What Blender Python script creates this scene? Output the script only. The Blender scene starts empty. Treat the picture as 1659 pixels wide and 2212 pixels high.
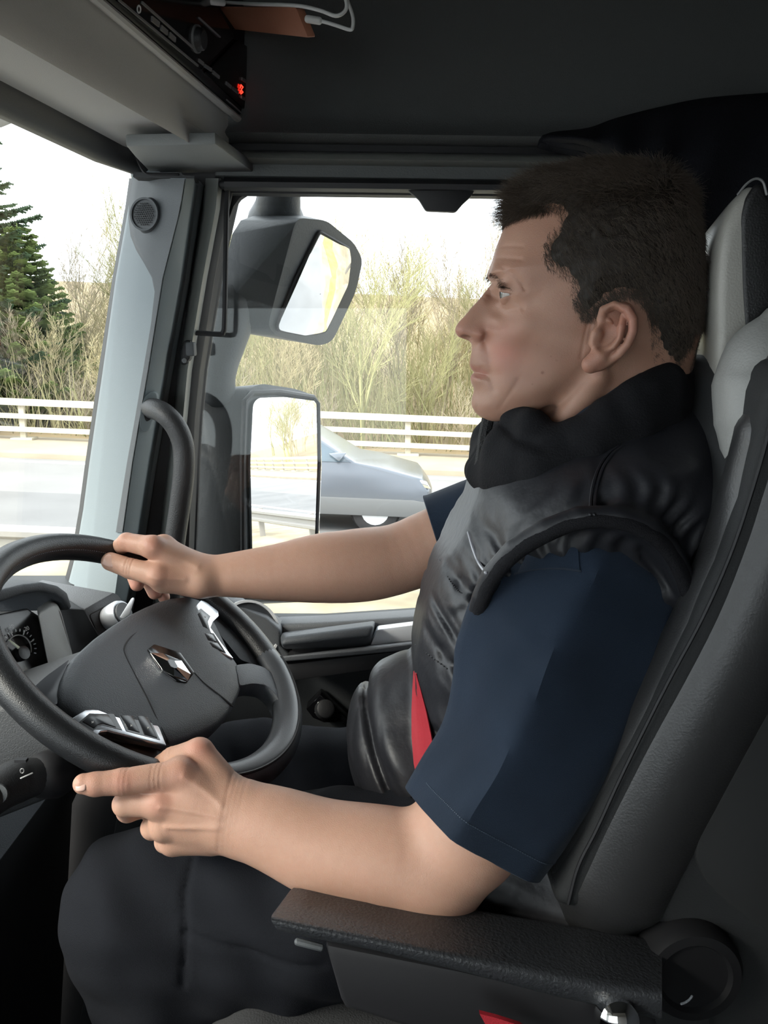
import bpy, bmesh, math, random
import numpy as np
from mathutils import Vector, Matrix

C = bpy.context.scene.collection
PI = math.pi
# ---------------------------------------------------------------- camera, sky, exposure
CAM = np.array([0.0, 0.0, 2.5])
PITCH = 11.09
FPX = 1791.0
IW, IH = 1659, 2212
cd = bpy.data.cameras.new('camera'); camo = bpy.data.objects.new('camera', cd); C.objects.link(camo)
camo.location = CAM; camo.rotation_euler = (math.radians(90 - PITCH), 0, 0)
cd.sensor_fit = 'VERTICAL'; cd.sensor_height = 24.0; cd.lens = FPX / IH * 24.0
cd.clip_start = 0.02; cd.clip_end = 500
bpy.context.scene.camera = camo
sc = bpy.context.scene
sc.view_settings.view_transform = 'Standard'
sc.view_settings.look = 'None'
sc.view_settings.gamma = 1.0
sc.view_settings.exposure = 2.0
w = bpy.data.worlds.new('overcast_sky'); sc.world = w; w.use_nodes = True
bg = w.node_tree.nodes['Background']; bg.inputs[0].default_value = (0.90, 0.955, 1.0, 1); bg.inputs[1].default_value = 1.0
sl = bpy.data.lights.new('hazy_sun', 'SUN'); sl.energy = 2.2; sl.angle = math.radians(28); sl.color = (1.0, 0.93, 0.82)
so = bpy.data.objects.new('hazy_sun', sl); C.objects.link(so); so.rotation_euler = Vector((.62, .42, -.60)).to_track_quat('-Z', 'Y').to_euler()

# ---------------------------------------------------------------- measuring: a pixel of the photo on a plane of the place
_p = math.radians(PITCH)
FV = np.array([0, math.cos(_p), -math.sin(_p)]); RV = np.array([1.0, 0, 0]); UV = np.array([0, math.sin(_p), math.cos(_p)])
def ray(px, py): return RV * ((px - IW / 2) / FPX) - UV * ((py - IH / 2) / FPX) + FV
def at(px, py, Y): d = ray(px, py); return CAM + d * (Y / d[1])
def atz(px, py, z): d = ray(px, py); return CAM + d * ((z - CAM[2]) / d[2])
def onp(px, py, p0, n): d = ray(px, py); n = np.asarray(n); return CAM + d * (np.dot(np.asarray(p0) - CAM, n) / np.dot(d, n))
def unit(v): v = np.asarray(v, float); return v / np.linalg.norm(v)
def px2m(Y, py=1106): d = np.linalg.norm(at(830, py, Y) - CAM); return d / math.hypot(FPX, py - 1106)

# ---------------------------------------------------------------- materials
def s2l(c): return tuple((x / 12.92 if x <= .04045 else ((x + .055) / 1.055) ** 2.4) for x in [v / 255 for v in c])
MATS = {}
def mat(name, col, rough=.6, metal=0, spec=.5, bump=0, bscale=400, var=0, vscale=8, col2=None, sheen=0, coat=0, emit=None):
    if name in MATS: return MATS[name]
    m = bpy.data.materials.new(name); m.use_nodes = True; nt = m.node_tree; b = nt.nodes['Principled BSDF']
    b.inputs['Base Color'].default_value = (*col, 1); b.inputs['Roughness'].default_value = rough
    b.inputs['Metallic'].default_value = metal; b.inputs['Specular IOR Level'].default_value = spec
    if sheen: b.inputs['Sheen Weight'].default_value = sheen
    if coat: b.inputs['Coat Weight'].default_value = coat; b.inputs['Coat Roughness'].default_value = .25
    if emit: b.inputs['Emission Color'].default_value = (*emit[:3], 1); b.inputs['Emission Strength'].default_value = emit[3]
    tc = nt.nodes.new('ShaderNodeTexCoord')
    if var:
        n = nt.nodes.new('ShaderNodeTexNoise'); n.inputs['Scale'].default_value = vscale; n.inputs['Detail'].default_value = 5
        nt.links.new(tc.outputs['Object'], n.inputs['Vector'])
        r = nt.nodes.new('ShaderNodeValToRGB'); r.color_ramp.elements[0].position = .35; r.color_ramp.elements[1].position = .65
        c2 = col2 or tuple(min(1, x * (1 + var)) for x in col)
        c1 = col if col2 else tuple(x * (1 - var) for x in col)
        r.color_ramp.elements[0].color = (*c1, 1); r.color_ramp.elements[1].color = (*c2, 1)
        nt.links.new(n.outputs['Fac'], r.inputs['Fac']); nt.links.new(r.outputs['Color'], b.inputs['Base Color'])
    if bump:
        n = nt.nodes.new('ShaderNodeTexNoise'); n.inputs['Scale'].default_value = bscale; n.inputs['Detail'].default_value = 3
        nt.links.new(tc.outputs['Object'], n.inputs['Vector'])
        bp = nt.nodes.new('ShaderNodeBump'); bp.inputs['Strength'].default_value = bump; bp.inputs['Distance'].default_value = .002
        nt.links.new(n.outputs['Fac'], bp.inputs['Height']); nt.links.new(bp.outputs['Normal'], b.inputs['Normal'])
    MATS[name] = m
    return m
def glass_mat(name, tint=(1, 1, 1), refl=1.0):
    m = bpy.data.materials.new(name); m.use_nodes = True; nt = m.node_tree
    nt.nodes.remove(nt.nodes['Principled BSDF']); out = nt.nodes['Material Output']
    t = nt.nodes.new('ShaderNodeBsdfTransparent'); t.inputs[0].default_value = (*tint, 1)
    g = nt.nodes.new('ShaderNodeBsdfGlossy'); g.inputs['Roughness'].default_value = 0.0
    f = nt.nodes.new('ShaderNodeLayerWeight'); f.inputs[0].default_value = .5
    pw = nt.nodes.new('ShaderNodeMath'); pw.operation = 'POWER'; pw.inputs[1].default_value = 5
    mu = nt.nodes.new('ShaderNodeMath'); mu.operation = 'MULTIPLY_ADD'; mu.inputs[1].default_value = .95 * refl; mu.inputs[2].default_value = .045 * refl
    nt.links.new(f.outputs['Facing'], pw.inputs[0])
    mx = nt.nodes.new('ShaderNodeMixShader')
    nt.links.new(pw.outputs[0], mu.inputs[0]); nt.links.new(mu.outputs[0], mx.inputs[0])
    nt.links.new(t.outputs[0], mx.inputs[1]); nt.links.new(g.outputs[0], mx.inputs[2]); nt.links.new(mx.outputs[0], out.inputs[0])
    return m
M_PILLAR = mat('pillar_plastic', (.18, .213, .227), .55, bump=.15, bscale=900)
M_PILLARD = mat('pillar_dark_plastic', (.075, .082, .088), .6, bump=.2, bscale=900)
M_CONSOLE = mat('console_plastic', (.56, .55, .53), .6, bump=.2, bscale=900)
M_BLACK = mat('black_rubber', (.010, .010, .012), .6)
M_DARK = mat('dark_plastic', (.022, .023, .025), .55, bump=.2, bscale=900)
M_DASH = mat('dash_plastic', (.054, .060, .069), .55, bump=.35, bscale=700)
M_DASH2 = mat('dash_grey_plastic', (.10, .106, .115), .5, bump=.35, bscale=700)
M_HEAD = mat('headliner_cloth', (.060, .064, .064), .9, bump=.3, bscale=600)
M_LEATHER = mat('wheel_leather', (.015, .016, .018), .36, bump=.25, bscale=900)
M_SILVER = mat('satin_silver', (.62, .64, .68), .35, metal=.4)
M_CHROME = mat('chrome', (.86, .87, .88), .06, metal=1)
M_WHITE = mat('white_marking', (.75, .75, .75), .6)
M_GLOSS = mat('gloss_black', (.006, .006, .007), .12)

# ---------------------------------------------------------------- mesh helpers
WLOC = {}
def wloc(o): return WLOC.get(o.name, Vector((0, 0, 0))) if o else Vector((0, 0, 0))
def tag(o, label=None, cat=None, group=None, kind=None):
    if label: o['label'] = label
    if cat: o['category'] = cat
    if group: o['group'] = group
    if kind: o['kind'] = kind
    return o
def empty(name, loc, label, cat, group=None):
    o = bpy.data.objects.new(name, None); C.objects.link(o); o.location = loc; o.empty_display_size = .05
    WLOC[o.name] = Vector(loc)
    return tag(o, label, cat, group)
def link(name, me, m, parent=None, smooth=40, **kw):
    o = bpy.data.objects.new(name, me); C.objects.link(o)
    if m:
        for mm in (m if isinstance(m, list) else [m]): me.materials.append(mm)
    if smooth is not None:
        me.shade_smooth()
        if smooth < 180: me.set_sharp_from_angle(angle=math.radians(smooth))
    if parent:
        o.parent = parent; o.location = -wloc(parent)
    WLOC[o.name] = Vector((0, 0, 0))
    return tag(o, kw.get('label'), kw.get('cat'), kw.get('group'), kw.get('kind'))
def mesh(name, v, f):
    me = bpy.data.meshes.new(name); me.from_pydata([tuple(map(float, p)) for p in v], [], [tuple(map(int, q)) for q in f]); me.validate(); return me
class MB:
    def __init__(s): s.v = []; s.f = []
    def add(s, v, f):
        n = len(s.v); s.v += [tuple(map(float, p)) for p in v]; s.f += [tuple(int(i) + n for i in q) for q in f]; return s
    def bm(s):
        b = bmesh.new(); vs = [b.verts.new(p) for p in s.v]
        for q in s.f:
            try: b.faces.new([vs[i] for i in q])
            except ValueError: pass
        bmesh.ops.recalc_face_normals(b, faces=b.faces); return b
    def build(s, name, m, parent=None, bevel=0, seg=2, smooth=40, **kw):
        b = s.bm()
        if bevel:
            b.normal_update()
            ed = [e for e in b.edges if len(e.link_faces) == 2 and e.calc_face_angle(0) > math.radians(28)]
            bmesh.ops.bevel(b, geom=ed, offset=bevel, segments=seg, profile=.5, affect='EDGES', clamp_overlap=True)
        me = bpy.data.meshes.new(name); b.to_mesh(me); b.free()
        return link(name, me, m, parent, smooth, **kw)
    def box(s, c, size, ax=None):
        a = np.eye(3) if ax is None else np.array(ax); h = np.array(size) / 2
        v = [np.array(c) + a[0] * h[0] * i + a[1] * h[1] * j + a[2] * h[2] * k for i in (-1, 1) for j in (-1, 1) for k in (-1, 1)]
        return s.add(v, [(0, 1, 3, 2), (4, 6, 7, 5), (0, 4, 5, 1), (2, 3, 7, 6), (0, 2, 6, 4), (1, 5, 7, 3)])
    def prism(s, pts, off):
        n = len(pts); pts = [np.asarray(p, float) for p in pts]; off = np.asarray(off, float)
        v = pts + [p + off for p in pts]
        return s.add(v, [tuple(range(n)), tuple(range(2 * n - 1, n - 1, -1))] + [(i, (i + 1) % n, n + (i + 1) % n, n + i) for i in range(n)])
    def loft(s, rings, cap=True, closed=True):
        n = len(rings[0]); v = [p for r in rings for p in r]; f = []
        for i in range(len(rings) - 1):
            for j in range(n if closed else n - 1):
                k = (j + 1) % n
                f.append((i * n + j, i * n + k, (i + 1) * n + k, (i + 1) * n + j))
        if cap and closed: f += [tuple(range(n - 1, -1, -1)), tuple(range((len(rings) - 1) * n, len(rings) * n))]
        return s.add(v, f)
    def tube(s, path, r, n=12, cap=True, smoothn=0, closed=False, sq=1.0):
        path = [np.asarray(p, float) for p in path]
        rr = list(r) if hasattr(r, '__len__') else [r] * len(path)
        if smoothn: path, rr = crom(path, rr, smoothn, closed)
        m = len(path); rings = []; nrm = None
        for i in range(m):
            a = path[(i - 1) % m] if (i or closed) else path[0]; b = path[(i + 1) % m] if (i < m - 1 or closed) else path[-1]
            t = unit(b - a)
            if nrm is None:
                nrm = np.cross(t, [0, 0, 1]); nrm = nrm if np.linalg.norm(nrm) > .1 else np.cross(t, [1, 0, 0])
            nrm = unit(nrm - t * np.dot(nrm, t)); bi = np.cross(t, nrm)
            rings.append([path[i] + rr[i] * (math.cos(2 * PI * k / n) * nrm + sq * math.sin(2 * PI * k / n) * bi) for k in range(n)])
        if cap and not closed:
            def dome(ring, c, d, r0):
                return [[c + (np.array(p) - c) * math.cos(q) + d * r0 * math.sin(q) * .8 for p in ring] for q in (.5, 1.0, 1.35)]
            d0 = unit(path[0] - path[1]); d1 = unit(path[-1] - path[-2])
            rings = dome(rings[0], path[0], d0, rr[0])[::-1] + rings + dome(rings[-1], path[-1], d1, rr[-1])
        if closed: rings = rings + [rings[0]]
        return s.loft(rings, cap=not closed)
    def lathe(s, prof, c, axis, n=24):
        a = unit(axis); u = np.cross(a, [0, 0, 1]); u = unit(u) if np.linalg.norm(u) > .1 else np.array([1.0, 0, 0]); w_ = np.cross(a, u)
        return s.loft([[np.array(c) + a * h + r * (math.cos(2 * PI * k / n) * u + math.sin(2 * PI * k / n) * w_) for k in range(n)] for r, h in prof])
    def hull(s, pts):
        b = bmesh.new()
        for p in pts: b.verts.new(tuple(map(float, p)))
        r = bmesh.ops.convex_hull(b, input=b.verts)
        b.verts.index_update()
        keep = {v for f in b.faces for v in f.verts}; vs = list(keep); ix = {v: i for i, v in enumerate(vs)}
        s.add([v.co for v in vs], [[ix[v] for v in f.verts] for f in b.faces]); b.free(); return s
def crom(P, R, n, closed=False):
    P = [np.asarray(p, float) for p in P]; m = len(P); outp = []; outr = []
    rng = range(m) if closed else range(m - 1)
    g = (lambda i: P[i % m]) if closed else (lambda i: P[i] if 0 <= i < m else (2 * P[0] - P[1] if i < 0 else 2 * P[-1] - P[-2]))
    for i in rng:
        p0, p1, p2, p3 = g(i - 1), g(i), g(i + 1), g(i + 2)
        for k in range(n):
            t = k / n
            outp.append(.5 * ((2 * p1) + (-p0 + p2) * t + (2 * p0 - 5 * p1 + 4 * p2 - p3) * t * t + (-p0 + 3 * p1 - 3 * p2 + p3) * t ** 3))
            if R is not None: outr.append(R[i] * (1 - t) + R[(i + 1) % m] * t)
    if not closed:
        outp.append(P[-1])
        if R is not None: outr.append(R[-1])
    return outp, outr
def curve2(pts, n=6, closed=False): return crom([np.array([*p, 0.0]) if len(p) == 2 else np.array(p) for p in pts], None, n, closed)[0]
def round_poly(pts, r, n=4):
    """polygon with its corners rounded (points of any dimension)"""
    out = []; m = len(pts); pts = [np.asarray(p, float) for p in pts]
    for i in range(m):
        a, b, c = pts[i - 1], pts[i], pts[(i + 1) % m]
        la, lc = np.linalg.norm(a - b), np.linalg.norm(c - b); k = min(r, la * .45, lc * .45)
        p, q = b + (a - b) / la * k, b + (c - b) / lc * k
        for j in range(n + 1):
            t = j / n; out.append((1 - t) ** 2 * p + 2 * t * (1 - t) * b + t * t * q)
    return out
def sheet(rows, off):
    """grid of points given a thickness by the vector off"""
    mb = MB(); R, Cn = len(rows), len(rows[0]); off = np.asarray(off, float)
    v = [np.asarray(p, float) for r in rows for p in r]; N = len(v); v = v + [p + off for p in v]; f = []
    for i in range(R - 1):
        for j in range(Cn - 1):
            a, b, c, d = i * Cn + j, i * Cn + j + 1, (i + 1) * Cn + j + 1, (i + 1) * Cn + j
            f += [(a, b, c, d), (N + d, N + c, N + b, N + a)]
    for i in range(R - 1):
        for j in (0, Cn - 1): a, d = i * Cn + j, (i + 1) * Cn + j; f.append((a, d, N + d, N + a))
    for j in range(Cn - 1):
        for i in (0, R - 1): a, b = i * Cn + j, i * Cn + j + 1; f.append((a, b, N + b, N + a))
    return mb.add(v, f)
def copy_tree(o, parent=None):
    c = o.copy(); C.objects.link(c)
    if parent: c.parent = parent
    for ch in list(o.children): copy_tree(ch, c)
    return c

# ================================================================ THE CAB: setting
ST = dict(kind='structure')
MB().box((.05, .25, 1.1), (2.6, 2.5, .1)).build('floor', mat('floor_mat', (.012, .012, .013), .85, bump=.4, bscale=150), **ST)
MB().box((.05, .25, 3.10), (2.6, 2.5, .06)).build('ceiling', M_HEAD, **ST)
MB().box((1.2, .25, 2.15), (.06, 2.5, 2.2)).build('wall_back', mat('back_wall_cloth', (.045, .046, .05), .9, bump=.3, bscale=500), **ST)
MB().box((-1.2, .25, 1.5), (.06, 2.5, .9)).build('wall_front', M_DARK, **ST)
wl = MB()
wl.box((.05, -.9, 1.55), (2.5, .06, .9)); wl.box((.05, -.9, 2.96), (2.5, .06, .56))
wl.box((.67, -.9, 2.38), (1.14, .06, .8)); wl.box((-1.0, -.9, 2.38), (.30, .06, .8))
wl.build('wall_left', M_CONSOLE, **ST)  # unseen wall; its window opening is sized to limit light on the driver
def vx(px, y830): return y830 + (px - 830) * .014
def band(rows, x0, x1, n=7, off=(0, .05, 0), slope=.014):
    return sheet([[at(x0 + (x1 - x0) * k / (n - 1), y + (x0 + (x1 - x0) * k / (n - 1) - 830) * slope, Y) for k in range(n)] for y, Y in rows], off)
# right-hand side above the door window
band([(-190, 1.22), (-60, 1.30), (60, 1.335), (160, 1.352), (240, 1.36), (270, 1.352), (284, 1.335), (290, 1.330), (297, 1.336), (308, 1.352), (312, 1.38)], 480, 2150, 9).build('wall_right', M_HEAD, smooth=60, **ST)
band([(308, 1.385), (335, 1.385)], 470, 2150).build('trim_1', M_BLACK, **ST)
band([(328, 1.39), (330, 1.36), (336, 1.348), (345, 1.345), (353, 1.352), (358, 1.37)], 470, 2150).build('trim_2', mat('grey_green_rail', (.12, .124, .115), .5, bump=.2), smooth=60, **ST)
band([(354, 1.378), (358, 1.372), (384, 1.372), (392, 1.385)], 465, 2150).build('trim_3', mat('header_panel', (.075, .08, .08), .6, bump=.2), **ST)
# rear door pillar
bp = MB().prism([at(1440, 330, 1.385), at(2200, 330, 1.385), at(2200, 1800, 1.385), at(1390, 1800, 1.385), at(1405, 1000, 1.385)], (0, .04, 0))
bp.build('trim_4', mat('rear_pillar', (.15, .16, .16), .55, bump=.2), bevel=.004, **ST)
o = MB().prism([at(1476, 440, 1.34), at(1520, 440, 1.34), at(1496, 900, 1.34), at(1448, 900, 1.34)], (0, .045, 0)).build('trim_5', mat('rear_pillar_ridge', (.30, .32, .31), .5), bevel=.012, seg=3, **ST)
o = MB().prism([at(1520, 430, 1.345), at(1536, 430, 1.345), at(1512, 900, 1.345), at(1497, 900, 1.345)], (0, .04, 0)).build('trim_6', M_DARK, bevel=.003, **ST)

# windscreen pillar and the door frame beside it: vertical strips (pixel column per row)
ROWS = [385, 450, 520, 600, 700, 800, 900, 1000, 1100, 1200, 1300, 1420]
def ip(d): return [float(np.interp(y, [a for a, b in d], [b for a, b in d])) for y in ROWS]
SEAL0 = ip([(385, 279), (450, 270), (600, 243), (800, 213), (1000, 184), (1160, 163), (1265, 138), (1420, 90)])
FACE0 = ip([(385, 287), (450, 277), (600, 250), (800, 222), (1000, 193), (1160, 172), (1265, 148), (1420, 100)])
RIDGE = ip([(385, 396), (450, 386), (600, 348), (800, 316), (1000, 282), (1200, 254), (1300, 240), (1420, 225)])
BEV = ip([(385, 420), (450, 410), (600, 388), (800, 352), (1000, 318), (1200, 287), (1300, 270), (1420, 250)])
STR0 = ip([(385, 442), (450, 438), (600, 414), (800, 384), (1000, 362), (1200, 341), (1300, 330), (1420, 318)])
STR1 = ip([(385, 480), (450, 474), (600, 446), (800, 413), (1000, 394), (1200, 377), (1300, 368), (1420, 360)])
WIN0 = ip([(385, 512), (450, 497), (520, 481), (600, 466), (700, 450), (800, 434), (900, 424), (1000, 418), (1200, 410), (1300, 405), (1420, 400)])
def vstrip(cols): return sheet([[at(c[i], y, Y) for c, Y in cols] for i, y in enumerate(ROWS)], (-.0, .06, 0))
MIDF = [a * .5 + b * .5 for a, b in zip(FACE0, RIDGE)]
vstrip([(SEAL0, 1.43), (FACE0, 1.405)]).build('trim_7', M_BLACK, smooth=60, **ST)
vstrip([(FACE0, 1.405), ([a + 5 for a in FACE0], 1.395), (MIDF, 1.345), (RIDGE, 1.315), ([a + 6 for a in RIDGE], 1.312), (BEV, 1.33), ([a + 4 for a in BEV], 1.36)]).build('trim_8', M_PILLAR, smooth=60, **ST)
vstrip([(BEV, 1.40), (STR0, 1.41)]).build('trim_9', M_BLACK, smooth=60, **ST)
vstrip([(STR0, 1.41), ([a + 7 for a in STR0], 1.378), ([a - 8 for a in STR1], 1.372), (STR1, 1.39)]).build('trim_10', mat('door_frame_paint', (.20, .21, .20), .4, coat=.3), smooth=60, **ST)
vstrip([(STR1, 1.395), ([a - 3 for a in WIN0], 1.405), (WIN0, 1.43)]).build('trim_11', M_BLACK, smooth=60, **ST)
# rounded upper front corner of the window seal
MB().prism([at(x, y, 1.425) for x, y in [(495, 380), (600, 384), (600, 411), (560, 411), (535, 416), (517, 428), (504, 446), (494, 475), (480, 470)]], (0, .02, 0)).build('trim_12', M_BLACK, **ST)
# dark-grey upper cover of the pillar with the tweeter
def pil(px, y, lift=.004):
    f0 = np.interp(y, ROWS, FACE0); rg = np.interp(y, ROWS, RIDGE); bv = np.interp(y, ROWS, BEV)
    Y = np.interp(px, [f0, f0 + 5, (f0 + rg) / 2, rg, rg + 6, bv], [1.405, 1.395, 1.345, 1.315, 1.312, 1.33])
    return at(px, y, Y - lift)
ys = [386, 400, 430, 470, 510, 540, 570, 600, 630, 700, 800, 900, 1000, 1100, 1150]
lf = [287, 284, 279, 277, 282, 294, 312, 328, 334, 326, 309, 292, 274, 258, 250]
rows = []
for y, a in zip(ys, lf):
    b = np.interp(y, ROWS, RIDGE) + 3
    rows.append([pil(a + (b - a) * k / 8, y, .005) for k in range(9)])
pc = sheet(rows, (.0, .004, 0)).build('pillar_cover', M_PILLARD, smooth=60, label='dark grey pillar cover holding a round perforated tweeter grille', cat='pillar cover')
cgr = pil(321, 466, .007); nd = unit(np.cross(pil(360, 466) - pil(285, 466), pil(321, 520) - pil(321, 420)))
if nd[1] > 0: nd = -nd
nd = unit(nd * .6 - unit(ray(321, 466)) * .4); cgr = cgr + nd * .010
RG = 35 * px2m(1.36, 466) * .98
MB().lathe([(RG * .86, 0), (RG * .88, .003), (RG, .003), (RG * 1.02, -.004), (RG * 1.15, -.016)], cgr, nd, 40).build('grille_ring', M_PILLARD, pc)
MB().lathe([(RG * .88, -.002), (.0005, -.001)], cgr + nd * .002, nd, 32).build('grille_mesh', mat('grille_mesh', (.055, .06, .065), .5), pc)
eu = unit(np.cross(nd, [0, 0, 1])); ev = np.cross(nd, eu); hb = MB()
for i in range(-9, 10):
    for j in range(-9, 10):
        q = (i + .5 * (j % 2)) * RG * .145, j * RG * .125
        if math.hypot(*q) < RG * .70:
            hb.lathe([(RG * .045, 0), (RG * .045, .0012)], cgr + eu * q[0] + ev * q[1] + nd * .002, nd, 6)
hb.build('grille_holes', M_BLACK, pc, label='small round holes of the tweeter grille')

# glazing
G1 = glass_mat('window_glass', (.97, .985, .98), .5)
MB().prism([at(x, y, 1.435) for x, y in [(380, 380), (1500, 395), (1460, 1400), (360, 1420)]], (0, .004, 0)).build('window_1', G1, smooth=None, **ST)
hdr = [atz(245, 325, 2.788), atz(0, 200, 2.788)]
H = lambda Y: np.array([np.interp(Y, [-.9, -.4, .25, .7, hdr[1][1], hdr[0][1], 1.42], [-.42, -.50, -.53, -.50, hdr[1][0], hdr[0][0], -.36]), Y, 2.788])
YS = [1.42, 1.36, 1.3, 1.2, 1.1, 1.0, .85, .7, .5, .25, 0, -.25, -.5, -.75, -.9]
DBOT = lambda Y: H(Y) + np.array([-.135, 0, -.80])
sheet([[H(Y) + np.array([-.03, .0, 0]) for Y in YS], [DBOT(Y) for Y in YS]], (-.005, 0, 0)).build('window_2', G1, smooth=None, **ST)
MB().box((-.375, -.9, 2.38), (.96, .005, .8)).build('window_3', G1, smooth=None, **ST)
# black windscreen header seal, rounded like a roller
sheet([[H(Y) + np.array(d) for Y in YS] for d in [(-.03, 0, .012), (-.036, 0, -.002), (-.028, 0, -.016), (-.008, 0, -.020), (.012, 0, -.012), (.016, 0, .01), (.016, 0, .04)]], (0, 0, .02)).build('trim_13', M_DARK, smooth=80, **ST)

# ---------------------------------------------------------------- overhead console with its radios
cA, cB = atz(465, 302, 2.800), atz(0, 20, 2.800)
rA, rB = atz(545, 272, 2.86), atz(200, 0, 2.86)
def lin(a, b, Y): t = (Y - a[1]) / (b[1] - a[1]); return a + (b - a) * t
def crease(Y): q = lin(cA, cB, Y) if Y > .55 else lin(cA, cB, .55) + np.array([.05 * (Y - .55), Y - .55, 0]); q[2] = 2.800; return q
def lip(Y): q = lin(rA, rB, Y) if Y > .55 else lin(rA, rB, .55) + np.array([.05 * (Y - .55), Y - .55, 0]); return q
console = empty('overhead_console', (-.2, .6, 2.77), 'long grey overhead shelf above the windscreen with a rounded lower edge', 'overhead console')
YC = [1.345, 1.32, 1.27, 1.2, 1.1, 1.0, .9, .8, .7, .6, .4, .2, 0, -.3, -.6, -.88]
rings = []
for Y in YC:
    c, l = crease(Y), lip(Y); d = l - c; L = d[0]
    e = .0 if Y < 1.33 else .012
    prof = [H(min(Y, 1.4)) + np.array([.012, 0, .006]), c + np.array([-.006, 0, 0]), c + np.array([-.002, 0, .004]), c + np.array([.003, 0, .0]), c + np.array([L * .16, 0, -.016]), c + np.array([L * .38, 0, -.025]), c + np.array([L * .60, 0, -.021]), c + np.array([L * .80, 0, -.001]), c + np.array([L * .93, 0, .03]), l, l + np.array([.006, 0, .03]), l + np.array([.034, 0, .22]), np.array([H(Y)[0], Y, 3.08])]
    for q in prof: q[1] = Y
    rings.append(prof)
MB().loft(rings).build('shell', M_CONSOLE, console, smooth=50)
MB().tube([crease(Y) + np.array([-.002, 0, -.0015]) for Y in YC], .0032, 8).build('panel_gap', M_BLACK, console)
FN = unit(np.cross(lip(.7) - lip(1.2), lip(1.2) + np.array([.034, 0, .22]) - lip(1.2)))
if FN[0] < 0: FN = -FN
F0 = lip(1.0) + FN * .004
def fc(px, py, k=0): return onp(px, py, F0 + FN * k, FN)
# dark radio bay with a pale frame edge
bay = [(530, 268), (560, 245), (578, 150), (586, -60), (150, -60), (185, -22)]
MB().prism([fc(x, y, .0) for x, y in bay], FN * .012).build('radio_bay', mat('bay_plastic', (.012, .0125, .014), .5), console, bevel=.003)
fr = [fc(x, y, .010) for x, y in [(175, -30), (530, 270), (556, 283), (574, 240), (590, 150), (598, -60)]]
MB().tube(curve2(fr, 5), .0055, 8).build('bay_frame', M_CONSOLE, console)
def slotline(name, a, b, wpx, m, par, k=.016, **kw):
    p, q = fc(*a, k), fc(*b, k); d = unit(q - p); s_ = np.cross(d, FN) * wpx * .0004
    return MB().prism([p - s_, q - s_, q + s_, p + s_], FN * .002).build(name, m, par, smooth=None, **kw)
M_SLOT = mat('slot_grey', (.20, .20, .20), .4)
rad = empty('radio', fc(330, 100, .012), 'black radio with slot line and round knob, nearest on the console', 'radio')
MB().prism([fc(x, y, .010) for x, y in [(205, -30), (428, 150), (500, 80), (420, -60), (230, -60)]], FN * .006).build('front_panel', M_GLOSS, rad, bevel=.002)
slotline('trim_line', (255, 0), (426, 142), 3, M_SLOT, rad); slotline('display_edge', (305, 5), (418, 105), 3, M_SLOT, rad)
slotline('display_edge', (428, 38), (474, 80), 2, M_SLOT, rad)
kc = fc(424, 84, .016); MB().lathe([(.014, 0), (.013, .009), (.011, .011), (.0005, .011)], kc, FN, 24).build('volume_knob', M_DARK, rad)
MB().lathe([(.0165, 0), (.0165, .003), (.0145, .003), (.0145, 0)], kc, FN, 28).build('knob_ring', M_SLOT, rad)
for a, b in [((326, 40), (342, 53)), ((346, 59), (360, 71)), ((364, 74), (377, 86))]: slotline('preset_button', a, b, 7, M_SLOT, rad)
MB().tube([fc(300 + 3.5 * math.cos(t), 20 + 8 * math.sin(t), .0165) for t in np.linspace(0, 2 * PI, 15)[:-1]], .0009, 5, closed=True).build('power_symbol', M_WHITE, rad)
tach = empty('tachograph', fc(480, 170, .012), 'black tachograph unit with a glowing red figure beside the radio', 'tachograph')
MB().prism([fc(x, y, .010) for x, y in [(436, 156), (526, 240), (548, 226), (560, 120), (505, 85)]], FN * .006).build('front_panel', M_GLOSS, tach, bevel=.002)
for a, b in [((428, 130), (438, 138)), ((440, 141), (455, 151)), ((458, 155), (472, 167)), ((487, 179), (498, 188)), ((501, 190), (513, 200)), ((520, 209), (527, 214)), ((533, 220), (541, 226)), ((521, 170), (530, 176))]:
    slotline('button_mark', a, b, 5, M_SLOT, tach)
slotline('slot', (488, 215), (536, 258), 2, M_SLOT, tach, .013)
RED = mat('red_led', (.4, .01, .005), .5, emit=(1, .03, .015, .9))
def seg(a, b): p, q = fc(*a, .0175), fc(*b, .0175); return p, q
d7 = MB()
for a, b in [((520.5, 184), (519.5, 190)), ((520.5, 183), (525, 188)), ((525, 188), (521, 194)), ((521, 194), (525, 199)), ((520, 196), (520, 202)), ((525, 199), (520.5, 203))]:
    p, q = seg(a, b); d7.tube([p, q], .0008, 5)
d7.build('red_display', RED, tach, label='red glowing numeral')

MB().prism([at(x, y, 1.40) for x, y in [(330, 345), (510, 345), (510, 402), (330, 400)]], (0, .025, 0)).build('trim_16', M_BLACK, **ST)
# storage flap under the right end of the console
fl = [atz(272, 316, 2.772), atz(466, 312, 2.772), atz(550, 374, 2.772), atz(325, 374, 2.772), atz(292, 340, 2.772)]
MB().prism(fl, (0, 0, .016)).build('sun_visor_flap', mat('flap_plastic', (.20, .21, .21), .55, bump=.2, bscale=900), bevel=.003, label='grey flap hanging under the right end of the overhead console', cat='flap')
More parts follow.
